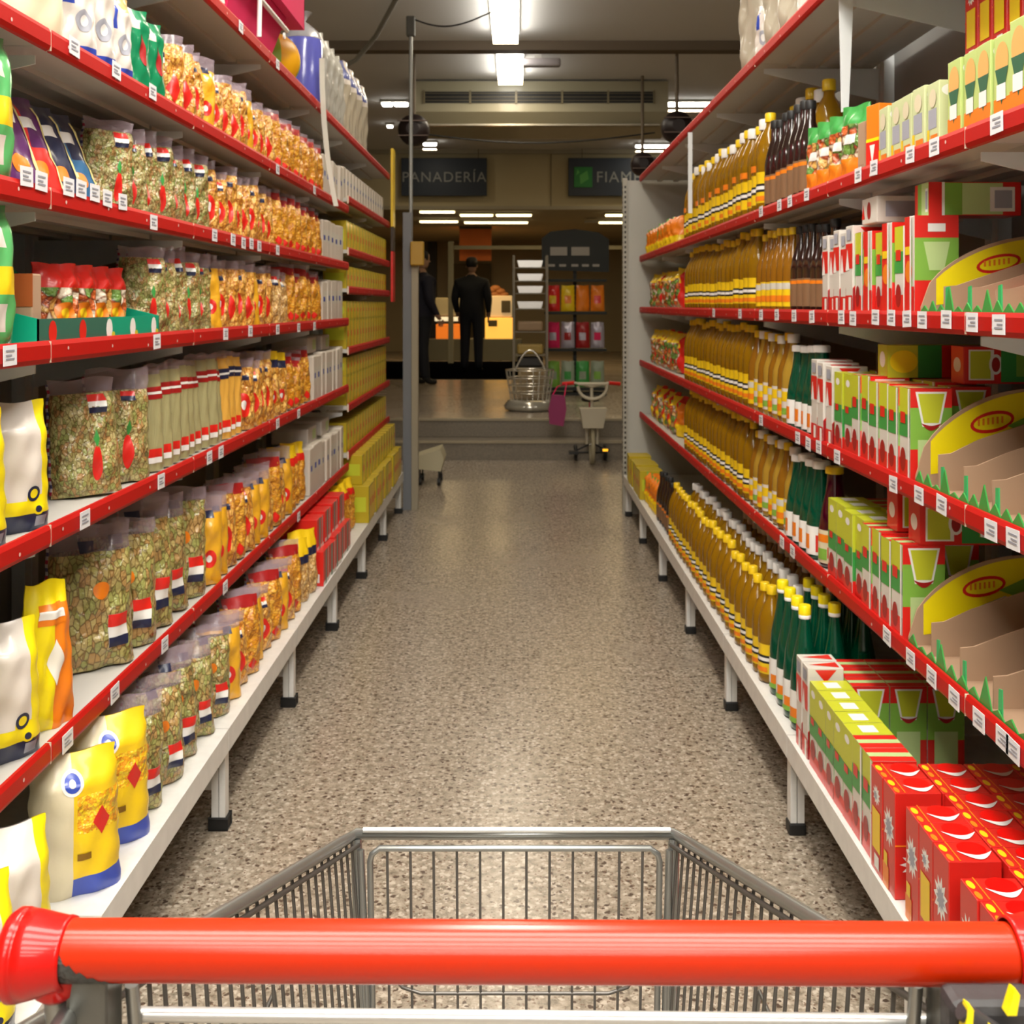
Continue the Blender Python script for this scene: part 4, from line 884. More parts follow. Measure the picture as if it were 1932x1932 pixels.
# bottom left
put(RICE, (-.83, 1.66, ZBL), R(40), 'white rice bag at the left edge of bottom shelf above the cart', 'rice bags on the bottom left shelf', 1.05)
put(RICE, (-.85, 1.84, ZBL), R(40), 'white rice bag second from left on bottom left shelf', 'rice bags on the bottom left shelf', 1.05)
put(POLE, (-.84, 2.11, ZBL), R(30), 'nearest yellow polenta bag with blue foot on bottom left shelf', 'polenta bags', 1.06)
put(POLE, (-.845, 2.30, ZBL), R(34), 'farther yellow polenta bag with blue foot on bottom left shelf', 'polenta bags', 1.06)
many(-1, 6, ZBL, [
    (2.36, 3.06, .135, POB, 'tricolour pasta bag with red print', dict(rz=40, jit=6, xoff=.09, xf=.754)),
    (3.06, 4.06, .108, [PYS[0], PY[1], PN[2]], 'yellow pasta bag', dict(rz=42, jit=6, xoff=.085, xf=.754, sc=1.08)),
    (4.08, 4.34, .14, [BBP], 'noodle bag with navy band', dict(rz=50, jit=4, xoff=.08, xf=.754)),
    (4.38, 5.10, .14, [SPK], 'red soup packet box', dict(rz=88, jit=3, xoff=.085, xf=.754, sc=1.1)),
    (5.12, 5.56, .13, [RTP], 'red-banded pasta bag', dict(rz=60, jit=4, xoff=.09, xf=.754)),
    (5.66, 7.30, .105, [YBX], 'yellow box', dict(rz=90, jit=2, xoff=.075, xf=.754, sc=1.25))])
for i in range(4): put(SPK, (-.86, 4.46+i*.18, ZBL+.134), R(88), f'{ORD[i]} upper red soup packet box stacked on bottom left shelf', 'upper soup packet boxes', 1.05)
for i in range(12): put(YBX, (-.85, 5.74+i*.13, ZBL+.19), R(90), f'{ORD[i]} upper yellow box stacked on bottom left shelf', 'upper yellow boxes bottom left', 1.0)
# far section of closely spaced shelves
FN = ['top', 'second', 'third', 'fourth', 'fifth', 'sixth', 'seventh']
for si, z in enumerate(Z2):
    if si == 0: continue
    gap = Z2[si-1]-z
    pr = YBS if gap < .22 else YBX
    hh = .115 if gap < .22 else .15
    n = 15
    for i in range(n):
        pp = pr if si > 1 else WBX
        put(pp, (-.925, 5.70+i*.115, z+.0085), R(90), f'{ORD[i]} {"yellow box" if si > 1 else "pale flour pack"} from near end, {FN[si]} shelf of far left bays', f'{"yellow boxes" if si > 1 else "flour packs"} {FN[si]} far left shelf', .88 if si == 1 else 1.0)
    if gap > .27 and si > 1:
        for i in range(n): put(YBS, (-.925, 5.70+i*.115, z+.0085+hh+.001), R(90), f'{ORD[i]} upper yellow box from near end, {FN[si]} shelf of far left bays', f'upper yellow boxes {FN[si]} far left shelf', (1, 1, .8))
# top left shelf
z0 = zl[0]
t = empty('pink_toy_crate', 'pink plastic crate with white trim on topmost left shelf', 'plastic crate', (-1.02, 3.75, z0))
b = MB()
for s_ in (-1, 1):
    b.prism([(-.16, s_*.30, 0), (.10, s_*.30, 0), (.16, s_*.36, .20), (-.16, s_*.36, .20)], (0, s_*.008, 0))
b.prism([(.10, -.30, 0), (.10, .30, 0), (.16, .36, .20), (.16, -.36, .20)], (.008, 0, 0)); b.prism([(-.16, -.30, 0), (-.16, .30, 0), (-.16, .36, .20), (-.16, -.36, .20)], (-.008, 0, 0))
b.box(-.16, .10, -.30, .30, 0, .008); link('crate_body', b.mesh('crate_body', PINK), t)
b = MB(); b.tube([(.170, -.37, .155), (.170, .37, .155)], .008, 8); b.tube([(.175, -.1, .02), (.178, -.1, .2)], .008, 8); b.disc((.171, .3, .12), (0, 1, 0), (0, 0, 1), .012, 0, 10, t=.006); link('white_trim', b.mesh('white_trim', WHITE), t)
t = empty('pink_toy_crate', 'upper pink plastic crate stacked above the white-trimmed pink crate', 'plastic crate', (-1.02, 3.85, z0+.202))
b = MB(); b.box(-.18, .2, -.45, .45, .0, .008); b.box(-.18, -.172, -.45, .45, .008, .16); b.box(.192, .2, -.45, .45, .008, .16); b.box(-.18, .2, -.45, -.442, .008, .16); b.box(-.18, .2, .442, .45, .008, .16); link('crate_body', b.mesh('crate_body', PINK), t)
# ball
t = empty('toy_ball', 'green and orange ball beside the pink crates on top shelf', 'ball', (-.97, 4.42, z0+.11))
b = MB(); nb = 16
for k in range(6):
    prof = [(.11*math.sin(PI*i/nb)+.0003, -.11*math.cos(PI*i/nb)) for i in range(nb+1)]
    b.lathe(prof, 4, k % 2, a0=k*PI/3, a1=(k+1)*PI/3)
link('ball_skin', b.mesh('ball_skin', [mat('ball_green', (.30, .52, .05), .4), mat('ball_orange', (.85, .42, .01), .4)]), t)
def wrap(label, x, y, z, r, h, m, gr):
    t = empty('wrapped_pack', label, 'wrapped pack', (x, y, z), gr)
    b = MB(); b.lathe([(r*.9, 0), (r, .02), (r*1.02, h*.35), (r, h*.7), (r*.96, h*.74)], 20); link('pack_body', b.mesh('pack_body', m), t)
    b = MB(); b.lathe([(r*.97, h*.742), (r*.85, h*.82), (r*.45, h*.9), (r*.12, h*.94), (r*.3, h*1.0), (r*.5, h*1.04)], 20, caps=False); link('film_wrap', b.mesh('film_wrap', mat('film_grey', (.45, .44, .46), .25, coat=.8, alpha=.75, bump=.7, bscale=25)), t)
wrap('blue film-wrapped roll with gathered top on topmost left shelf', -.935, 4.86, z0, .085, .40, mat('film_blue', (.12, .13, .55), .22, coat=.9, bump=.4, bscale=25), None)
for i in range(4): put(GRY, (-.93, 5.12+i*.16, z0 if i < 4 else z0), R(62), f'{ORD[i]} grey foil pack past the blue roll on topmost left shelf', 'grey foil packs top left', 1.0)
for i in range(4): put(GBL, (-.93, 5.82+i*.22, z0), R(62), f'{ORD[i]} beige foil pack with blue cap on topmost left shelf', 'beige and blue foil packs top left', 1.0)
# yellow and red signage strip at the end of the left run
b = MB(); b.box(-.008, .008, -.06, .06, 1.9, 2.42, 0); b.box(-.008, .008, -.06, .06, 1.74, 1.895, 1); b.box(-.008, .008, -.06, .06, 1.4, 1.735, 2)
tag(link('end_sign_strip', b.mesh('end_sign_strip', [YEL, mat('strip_dark', (.05, .03, .02), .5), PRED]), None, (-.83, 7.46, 0)), 'tall yellow and red strip at the end of left shelving', 'sign strip')

# ------------------------------------------------------------------ goods, right shelves
BR = dict(rz=88, jit=6, xoff=.05)
BOT = dict(rz=60, jit=12, xoff=.055, jx=.003)
many(1, 1, zr[1], [
    (1.72, 2.12, .067, [G1], 'tall lime soup box', dict(rz=90, jit=2, xoff=.035)),
    (2.16, 2.52, .067, [G2b], 'pale lime soup box', dict(rz=90, jit=2, xoff=.035)),
    (2.56, 2.62, .06, [OTUB], 'orange and red box', dict(rz=80, jit=2, xoff=.04)),
    (2.64, 2.70, .06, [BRB], 'tan box', dict(rz=88, jit=2, xoff=.04)),
    (2.76, 3.20, .10, [SACH], 'sauce pouch', dict(rz=60, jit=8, xoff=.05)),
    (3.22, 3.72, .075, [DB], 'dark sauce bottle', dict(rz=60, jit=8, xoff=.05, sc=1.15)),
    (3.74, 5.50, .088, [OB, OBW], 'sunflower oil bottle', dict(rz=60, jit=10, xoff=.055, sc=1.12)),
    (6.0, 7.2, .14, [OSB], 'orange snack bag', dict(rz=60, jit=8, xoff=.07))])
row(1, 1, zr[1], 1.72, 2.52, .067, [G1], 'tall lime soup box', depth='in rear row', rz=90, jit=2, xoff=.12)
row(1, 1, zr[1], 3.40, 3.92, .1, [OB, OBW], 'large oil bottle', depth='in rear row', rz=60, xoff=.16, sc=1.32)
for j in range(2):
    for i in range(8):
        put(T3, (1.02, 1.90+i*.07, zr[1]+.0+j*.201), R(-90), f'{ORD[i]} red carton from near end, {["lower", "upper"][j]} tier behind the lime soup boxes', 'red cartons behind the lime soup boxes', (1, 1, 1.0))
def disp(label, x, y0, y1, z, hb, D=.30, bits=True, flat=False):
    """shelf-ready cardboard display: far side wall printed yellow inside with red ring logo, dividers and green grass front"""
    t = empty('cardboard_display', label, 'cardboard display', (x, (y0+y1)/2, z)); L = (y1-y0)/2
    b = MB(); b.box(0, D, -L, L, 0, .003); b.box(D-.003, D, -L, L, .003, hb)
    n = 16
    def curve(u): return .02+(hb-.02)*(math.sin(PI/2*min(1, u*1.15)))**.5
    out = [(0, L-.004, .003)] + [(D*.93*i/n, L-.004, curve(i/n)) for i in range(n+1)] + [(D, L-.004, hb), (D, L-.004, .003)]
    b.prism(out, (0, .004, 0)); link('cardboard_body', b.mesh('cardboard_body', CARD), t)
    b = MB()
    pts = [(D*.10+D*.86*i/n, L-.0048, curve(.10+.86*i/n)-.004) for i in range(n+1)]
    lowp = [(D*.96, L-.0048, hb*.55), (D*.5, L-.0048, hb*.34), (D*.22, L-.0048, .03), (D*.10, L-.0048, .025)]
    b.poly(pts+lowp, 0); link('yellow_print', b.mesh('yellow_print', YEL2), t)
    b = MB()
    b.disc((D*.52, L-.0052, hb*.66), (1, 0, .18), (0, 0, 1), D*.15, 0, 24, hb*.11); b.disc((D*.52, L-.0056, hb*.66), (1, 0, .18), (0, 0, 1), D*.128, 1, 24, hb*.075)
    for k in range(6): b.box(D*.42+k*D*.032, D*.42+k*D*.032+.004, L-.0062, L-.0058, hb*.62+k*.0012, hb*.69+k*.0012, 2)
    link('ring_logo', b.mesh('ring_logo', [PRED, YEL2, ORG]), t)
    b = MB()
    b.poly([(D*.62, L-.0060, hb*.62), (D*.95, L-.0060, hb*.86), (D*.97, L-.0060, hb*.70), (D*.8, L-.0060, hb*.52)], 0)
    b.poly([(D*.35, L-.0063, hb*.36), (D*.66, L-.0063, hb*.56), (D*.80, L-.0063, hb*.50), (D*.5, L-.0063, hb*.30)], 1)
    link('food_print', b.mesh('food_print', [LGRN, CREAMP]), t)
    nd = 4
    for k in range(nd):
        yy = L-.05-(2*L-.08)*(k+.2)/nd; s0 = hb*(.62-.05*k)
        b = MB(); b.prism([(.02, yy, .003), (D-.02, yy, .003), (D-.02, yy, s0+.04), (.10, yy, s0-.02), (.045, yy, s0*.62), (.02, yy, s0*.60)], (0, .004, 0))
        link('divider_flap', b.mesh('divider_flap', CARD), t)
    b = MB(); pts = []; m = 26; rr = random.Random(int(z*100))
    for k in range(m+1):
        pts.append((0, -L+2*L*k/m, .012+(rr.uniform(.008, .024) if k % 2 else 0)+(.03 if k % 8 == 3 else 0)))
    b.prism([(0, -L, .0005)]+pts+[(0, L, .0005)], (.0025, 0, 0), 0)
    for k in (4, 9, 15, 20): b.prism([(.004, -L+2*L*k/m-.008, .003), (.004, -L+2*L*k/m+.008, .003), (.004, -L+2*L*k/m+.006, .058), (.004, -L+2*L*k/m-.006, .06)], (.0025, 0, 0), 1)
    link('grass_front', b.mesh('grass_front', [GRN, mat('print_mint', (.04, .45, .14), .4, coat=.3)]), t)
    return t
disp('cardboard display with yellow side and grass print, third right shelf down', .816, 1.70, 2.25, zr[2], .165)
disp('cardboard display with yellow side and grass print, fourth right shelf down', .816, 1.70, 2.28, zr[3], .20)
disp('cardboard display with yellow side and grass print, fifth right shelf down', .816, 1.66, 2.32, zr[4], .19)
# green printed packs in the top display
for i in range(3):
    put(LYG, (.99, 1.84+i*.11, zr[2]+.013), R(0), f'{ORD[i]} green and white carton inside the topmost yellow display', 'cartons in the topmost yellow display', (.8, .8, .8), ry=R(-24))
many(1, 2, zr[2], [
    (2.285, 2.68, .066, [T4, T1], 'red and green tomato carton', dict(rz=90, jit=1.5, xoff=.05, sc=.98)),
    (2.685, 2.96, .055, [T2], 'red and white tomato carton', dict(rz=90, jit=1.5, xoff=.05, sc=1.05)),
    (2.99, 3.42, .068, [DB], 'dark sauce bottle', BOT),
    (3.43, 3.90, .075, [OS], 'amber oil bottle', BOT),
    (3.91, 5.50, .088, [OB], 'sunflower oil bottle', dict(rz=55, jit=8, xoff=.055, sc=.98)),
    (5.9, 7.1, .14, [RBG], 'red snack bag', dict(rz=60, jit=8, xoff=.09))])
put(LYW, (.93, 2.62, zr[2]+.217), R(-90), 'white carton with red dot lying on tomato cartons, third right shelf', 'cartons lying flat on the right shelves', 1.0)
put(LYG, (.945, 2.335, zr[2]+.2095), R(0), 'nearest green and red carton with barcode panel, third right shelf', 'cartons lying flat on the right shelves', (.95, .9, 1.05))
many(1, 3, zr[3], [
    (2.31, 2.70, .067, [T1], 'passata carton', dict(rz=90, jit=1.5, xoff=.05)),
    (2.70, 2.86, .067, [T1L], 'lime-topped passata carton', dict(rz=90, jit=1.5, xoff=.05)),
    (2.87, 3.06, .055, [T2], 'red and white tomato carton', dict(rz=90, jit=1.5, xoff=.05, sc=1.08)),
    (3.09, 3.42, .08, [GJ], 'green sauce bottle', dict(rz=55, jit=8, xoff=.05, sc=1.1)),
    (3.43, 4.0, .075, [JB, OS], 'amber oil bottle', BOT),
    (4.01, 5.50, .088, [OB], 'sunflower oil bottle', dict(rz=55, jit=8, xoff=.055)),
    (5.9, 7.1, .14, [RBG], 'red snack bag', dict(rz=60, jit=8, xoff=.09))])
row(1, 3, zr[3], 2.35, 2.95, .067, [T1], 'passata carton', depth='in rear row', rz=90, jit=1.5, xoff=.145)
for i in range(2): put(LYL, (.95, 2.62-i*.30+.12, zr[3]+.203), R(-12), f'{["farther", "nearer"][i]} lime and red carton lying on passata, fourth right shelf', 'cartons lying flat on the right shelves', (1.5, 1.0, 1.0), rx=0) if False else None
put(LYL, (.98, 2.60, zr[3]+.203), R(-90), 'lime and red carton lying across the passata, fourth right shelf', 'cartons lying flat on the right shelves', (1.0, 1.25, 1.0))
put(LYT, (1.04, 2.40, zr[3]+.203), R(-90), 'red and green carton lying nearest on the passata, fourth right shelf', 'cartons lying flat on the right shelves', (1.0, .9, .9))
many(1, 4, zr[4], [
    (2.35, 2.62, .067, [T1], 'passata carton', dict(rz=90, jit=1.5, xoff=.05)),
    (2.62, 2.92, .067, [T1L], 'lime-topped passata carton', dict(rz=90, jit=1.5, xoff=.05)),
    (2.98, 3.07, .085, [WB], 'dark red sauce bottle', dict(rz=50, jit=2, xoff=.05, sc=1.16)),
    (3.09, 3.42, .082, [GJ], 'green sauce bottle', dict(rz=55, jit=8, xoff=.05, sc=1.12)),
    (3.43, 4.0, .075, [JB, OS], 'amber oil bottle', BOT),
    (4.01, 5.50, .088, [OB], 'sunflower oil bottle', dict(rz=55, jit=8, xoff=.055)),
    (5.9, 7.1, .14, [OSB, RBG], 'snack bag', dict(rz=60, jit=8, xoff=.09))])
row(1, 4, zr[4], 2.40, 2.92, .067, [T1], 'passata carton', depth='in rear row', rz=90, jit=1.5, xoff=.145)
put(LYT, (.95, 2.38, zr[4]+.204), R(-90), 'lime cup carton lying nearest on the passata, fifth right shelf', 'cartons lying flat on the right shelves')
put(LYT, (.95, 2.52, zr[4]+.204), R(-90), 'lime cup carton lying second on the passata, fifth right shelf', 'cartons lying flat on the right shelves')
# bottom right: grid of red juice cartons, four deep
for c in range(4):
    ys = [2.185-.0685*k-(0 if c else .05*((k+1)//3)) for k in range(11 if c else 9)]
    for k, y in enumerate(ys):
        x = .752+c*.0905
        yy = y + (.0 if c else -.0)
        if c == 0 and k in (3, 6): pass
        put((T3 if (c or k % 3 == 0) else T3B), (x+rnd.uniform(-.002, .002), yy, ZBR+.0005), R(-90+rnd.uniform(-1, 1)),
            f'{ORD[k]} red juice carton from the far end, {["front", "second", "third", "rearmost"][c]} row on bottom right shelf', 'red juice cartons on the bottom right shelf')
for c in range(4):
    for k in range(3 if c else 7):
        y = (2.70 if c else 2.262)+.0685*k
        p = (T1L if c == 0 and k > 1 else T1)
        put(p, (.757+c*.0905, y, ZBR+.0005), R(-90+rnd.uniform(-1, 1)), f'{ORD[k]} passata carton from the near end, {["front", "second", "third", "rearmost"][c]} row on bottom right shelf', 'passata cartons on the bottom right shelf')
for k in range(2): put(T2, (.757, 2.752+.06*k, ZBR+.0005), R(-90), f'{["nearer", "farther"][k]} red and white tomato carton at front of bottom right shelf', 'tomato cartons bottom right', (1, 1, 1.12))
for k in range(5): put(T1, (.90, 2.42+.07*k, ZBR+.2015), R(-90), f'{ORD[k]} upper passata carton stacked on the second row, bottom right', 'upper passata cartons bottom right', (1, 1, .9)) if False else None
kk = 0
for c in range(3):
    for k in range(4):
        put(GB, (.760+c*.082+rnd.uniform(-.004, .004), 2.93+.088*k+(.02*c), ZBR+.0005), R(-40+rnd.uniform(-10, 10)), f'{ORD[k]} green glass bottle from the near end, {["front", "middle", "rear"][c]} row of bottom right shelf', 'green glass bottles on the bottom right shelf', 1.0)
row(1, 5, ZBR, 3.26, 5.30, .088, [OB], 'sunflower oil bottle', xf=.70, xoff=.055, rz=55, jit=8, sc=.93)
row(1, 5, ZBR, 3.30, 5.30, .088, [OBW], 'white-capped oil bottle', depth='in second row', xf=.70, xoff=.150, rz=55, jit=8, sc=.93)
row(1, 5, ZBR, 3.30, 4.6, .088, [OBW], 'white-capped oil bottle', depth='in third row', xf=.70, xoff=.245, rz=55, jit=8, sc=.93)
row(1, 5, ZBR, 5.36, 5.80, .085, [DB], 'dark sauce bottle', xf=.70, xoff=.055, rz=55)
row(1, 5, ZBR, 5.85, 6.3, .10, [OSB], 'orange snack bag', xf=.70, xoff=.07, rz=60)
row(1, 5, ZBR, 6.35, 7.15, .11, [YBX], 'yellow box', xf=.70, xoff=.07, rz=90, jit=2, sc=1.1)
# white bags at the far part of the top right shelf
for i in range(7): put(FLB if i % 3 == 2 else GBL, (.90, 2.95+i*.2, zr[0]), R(-62), f'{ORD[i]} tall white pack from near end of topmost right shelf', 'white packs on the topmost right shelf', 1.1)

# ------------------------------------------------------------------ beyond the aisle
def bx(px, y): return (px-975)*y/2100
def bz(py, y): return H-(py-575)*y/2100
def text_mesh(txt, size, m, ext=.004):
    cu = bpy.data.curves.new('sign_text', 'FONT'); cu.body = txt; cu.size = size; cu.extrude = ext; cu.align_x = 'CENTER'; cu.align_y = 'CENTER'; cu.space_character = 1.12
    o = bpy.data.objects.new('tmp_text', cu); COL.objects.link(o); dg = bpy.context.evaluated_depsgraph_get(); dg.update()
    me = bpy.data.meshes.new_from_object(o.evaluated_get(dg)); bpy.data.objects.remove(o); me.materials.clear(); me.materials.append(m); return me
SIGNB = mat('sign_navy', (.028, .038, .055), .5); SIGNT = mat('sign_letter', (.30, .31, .29), .5)
def sign(label, xc, zc, wd, ht, txt, ts, tx=0, logo=False):
    t = empty('hanging_sign', label, 'sign', (xc, 15.86, zc))
    b = MB(); b.cbox(-wd/2, wd/2, -.02, .02, -ht/2, ht/2, .006); link('sign_board', b.mesh('sign_board', SIGNB), t)
    me = text_mesh(txt, ts, SIGNT); me.transform(Matrix.Translation((tx, -.026, -.01)) @ Matrix.Rotation(R(90), 4, 'X')); link('lettering', me, t)
    if logo:
        b = MB(); b.cbox(-.90, -.64, -.032, -.021, -.15, .14, .004, 0)
        b.poly([(-.81, -.033, -.11), (-.69, -.033, -.03), (-.71, -.033, .09), (-.82, -.033, .02)], 1); b.poly([(-.87, -.033, .02), (-.82, -.033, .06), (-.85, -.033, .11)], 1)
        link('leaf_logo', b.mesh('leaf_logo', [mat('sign_green', (.02, .22, .04), .5), mat('sign_green2', (.10, .42, .08), .5)]), t)
    b = MB()
    for s_ in (-1, 1): b.tube([(s_*wd*.4, 0, ht/2), (s_*wd*.4, 0, 3.6-zc)], .006, 6)
    link('hanging_rods', b.mesh('hanging_rods', BEAM), t)
sign('dark blue hanging sign reading PANADERÍA at left', bx(838, 15.86), bz(334, 15.86), 1.22, .54, 'PANADERÍA', .205, .0)
sign('dark blue hanging sign reading FIAMBRERÍA with green logo', bx(1202, 15.86), bz(334, 15.86), 1.96, .54, 'FIAMBRERÍA', .22, .06, True)
# air curtain unit
t = empty('air_conditioner', 'long beige air conditioning unit with black grille under the ceiling', 'air conditioner', (0.22, 11.2, 3.6))
b = MB(); b.prism([(-1.27, -.25, -.02), (-1.27, -.25, -.32), (-1.27, -.12, -.44), (-1.27, .35, -.50), (-1.27, .35, -.02)], (2.54, 0, 0)); link('housing', b.mesh('housing', mat('ac_beige', (.40, .36, .24), .35, coat=.3)), t)
b = MB(); b.box(-1.13, 1.13, -.262, -.252, -.235, -.125); gr = link('intake_grille', b.mesh('intake_grille', BLACK), t)
b = MB()
for k in range(6): b.box(-1.14+k*.452, -1.12+k*.452, -.27, -.263, -.245, -.115)
for k in range(3): b.box(-1.13, 1.13, -.268, -.263, -.215+k*.035, -.211+k*.035)
link('grille_bars', b.mesh('grille_bars', mat('ac_bar', (.22, .18, .10), .4)), gr)
b = MB(); b.box(-1.2, 1.2, -.18, -.10, -.445, -.428); link('outlet_vane', b.mesh('outlet_vane', mat('vane', (.5, .45, .35), .25, metal=.5)), t)
b = MB()
for s_ in (-1, 1): b.box(s_*1.0-.02, s_*1.0+.02, 0, .04, -.02, 0)
link('mount', b.mesh('mount', BEAM), t)
# round dark hanging fans / drums
def drum(label, px, py, y, r):
    x, z = bx(px, y), bz(py, y); t = empty('hanging_drum', label, 'hanging drum', (x, y, z))
    b = MB(); b.lathe([(r*.5, -.14), (r*.92, -.10), (r, -.02), (r, .04), (r*.9, .10), (r*.4, .13)], 24); me = b.mesh('drum_body', mat('fan_dark', (.018, .010, .010), .45)); me.transform(Matrix.Rotation(R(90), 4, 'X')); link('drum_body', me, t)
    b = MB(); b.lathe([(r*.55, -.145), (r*.72, -.135), (r*.72, -.12), (r*.55, -.12)], 24, caps=False); me = b.mesh('red_ring', DRED); me.transform(Matrix.Rotation(R(90), 4, 'X')); link('red_ring', me, t)
    b = MB(); b.box(-r*.95, r*.95, -.15, -.13, r*.42, r*.48); b.box(-r*.95, r*.95, -.15, -.13, -r*.5, -r*.45); link('band', b.mesh('band', mat('fan_band', (.16, .11, .09), .4)), t)
    b = MB(); b.tube([(0, 0, r*.9), (0, 0, 3.6-z)], .015, 8); link('drop_rod', b.mesh('drop_rod', BEAM), t)
drum('round dark drum hanging above the left shelving end', 781, 246, 9.6, .135)
drum('round dark red drum hanging above the right shelving, upper one', 1277, 240, 9.6, .135)
drum('round dark red drum hanging beside the right sign, lower one', 1212, 310, 10.8, .115)
b = MB(); pts = [(-1.0+k*.26, 10.8, 3.05-.10*math.sin(PI*k/9)) for k in range(10)]; b.tube(pts, .008, 6)
tag(link('hanging_cable', b.mesh('hanging_cable', BLACK)), 'thin dark cable sagging below the air conditioning unit', 'cable')
# dark mat and counters
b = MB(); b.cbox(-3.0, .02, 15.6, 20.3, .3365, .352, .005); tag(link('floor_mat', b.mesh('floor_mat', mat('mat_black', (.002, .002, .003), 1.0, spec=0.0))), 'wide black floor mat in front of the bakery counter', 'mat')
t = empty('bakery_counter', 'low bakery counter with warm lit glass display', 'counter', (0, 20.9, .336))
def cb(nm, x0, x1, y0, y1, z0, z1, m, par=None, bev=.01):
    b = MB(); b.cbox(x0, x1, y0, y1, z0-.336, z1-.336, bev); me = b.mesh(nm, m); me.transform(Matrix.Translation((0, -20.9, 0))); return link(nm, me, par or t)
cb('counter_front', bx(800, 20.8), bx(985, 20.8), 20.8, 21.5, .336, .74, mat('counter_grey', (.11, .11, .08), .5))
GLOW = mat('lit_shelf_warm', (1.0, .52, .08), .6, emit=.75); GLOWO = mat('lit_shelf_orange', (.95, .22, .02), .6, emit=.45)
cb('lit_shelf', bx(822, 20.8), bx(868, 20.8), 20.85, 21.4, .741, bz(612, 20.8), GLOWO); cb('lit_shelf', bx(915, 20.8), bx(968, 20.8), 20.85, 21.4, .741, bz(600, 20.8), GLOW)
cb('lit_edge', bx(820, 20.8), bx(872, 20.8), 20.82, 20.84, bz(606, 20.8), bz(598, 20.8), mat('lit_white', (1, .85, .55), .5, emit=.6))
cb('glass_case', bx(818, 20.8), bx(868, 20.8), 20.9, 21.3, bz(596, 20.8), bz(562, 20.8), mat('case_glass', (.45, .40, .24), .15))
cb('glass_case', bx(925, 20.8), bx(966, 20.8), 20.9, 21.3, bz(598, 20.8), bz(558, 20.8), mat('case_glow', (.8, .6, .3), .4, emit=.25))
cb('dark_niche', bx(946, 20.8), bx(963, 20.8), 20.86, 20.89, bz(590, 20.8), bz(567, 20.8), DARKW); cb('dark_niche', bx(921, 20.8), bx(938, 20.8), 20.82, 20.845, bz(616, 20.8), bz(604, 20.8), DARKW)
for k, (px, py) in enumerate([(926, 548), (935, 544), (944, 550), (932, 556), (951, 557), (940, 560)]):
    b = MB(); b.lathe([(.01, -.10), (.05, -.07), (.065, 0), (.05, .07), (.01, .10)], 12); me = b.mesh('bread_loaf', mat('bread', (.36, .14, .04), .7)); me.transform(Matrix.Rotation(R(90), 4, 'Y'))
    tag(link('bread_loaf', me, None, (bx(px, 21.8), 21.8, bz(py, 21.8))), f'{ORD[k]} brown bread loaf heaped above the lit bakery case', 'bread', 'bread loaves over the bakery counter')
t = empty('bread_shelf', 'narrow shelf board under the bread loaves behind the counter', 'shelf', (bx(938, 21.8), 21.8, .336))
b = MB(); b.box(-.22, .22, -.12, .12, 0, bz(566, 21.8)-.336); link('shelf_body', b.mesh('shelf_body', mat('shelf_brown', (.20, .14, .06), .6)), t)
# orange panel, dark opening, white frame
t = empty('hanging_banner', 'plain orange banner hanging from the ceiling above the bakery man', 'banner', (bx(897, 19.9), 19.9, 0))
b = MB(); b.box(-.285, .285, -.012, .012, bz(492, 19.9), bz(432, 19.9)); link('banner_panel', b.mesh('banner_panel', mat('banner_orange', (.62, .14, .012), .6)), t)
b = MB(); b.box(-.29, .29, -.02, .02, bz(432, 19.9), 2.779); link('banner_rail', b.mesh('banner_rail', DARKW), t)
b = MB(); b.box(bx(850, 24.5), bx(925, 24.5), 24.6, 24.9, .336, bz(497, 24.5)); tag(link('back_bar_cabinet', b.mesh('back_bar_cabinet', DARKW)), 'dark cabinet standing against the back wall behind the man', 'cabinet')
b = MB(); b.box(bx(806, 24.5), bx(822, 24.5), 24.6, 24.9, .336, bz(425, 24.5)); tag(link('dark_locker', b.mesh('dark_locker', BLACK)), 'narrow black locker at the left of the back wall', 'cabinet')
t = empty('goal_frame', 'pale metal frame of post and crossbar standing before the bakery', 'frame', (bx(850, 19.5), 19.6, .3525))
b = MB(); b.box(-.045, .045, -.045, .045, -.016 if False else 0, bz(455, 19.5)-.3525); link('frame_post', b.mesh('frame_post', mat('frame_pale', (.36, .33, .22), .5)), t)
b = MB(); b.box(.046, bx(1175, 19.5)-bx(850, 19.5), -.035, .035, bz(470, 19.5)-.3525, bz(463, 19.5)-.3525); link('crossbar', b.mesh('crossbar', MATS['frame_pale']), t)
b = MB(); b.box(bx(1175, 19.5)-bx(850, 19.5), bx(1185, 19.5)-bx(850, 19.5), -.045, .045, -.016, bz(455, 19.5)-.3525); link('frame_post', b.mesh('frame_post', MATS['frame_pale']), t)
# yellow box on the left post
b = MB(); b.cbox(-.045, .045, -.03, .03, -.08, .08, .008); tag(link('call_box', b.mesh('call_box', mat('box_amber', (.42, .24, .02), .45)), None, (-.665, 7.44, bz(478, 7.4))), 'small amber box mounted on the left end post', 'box')

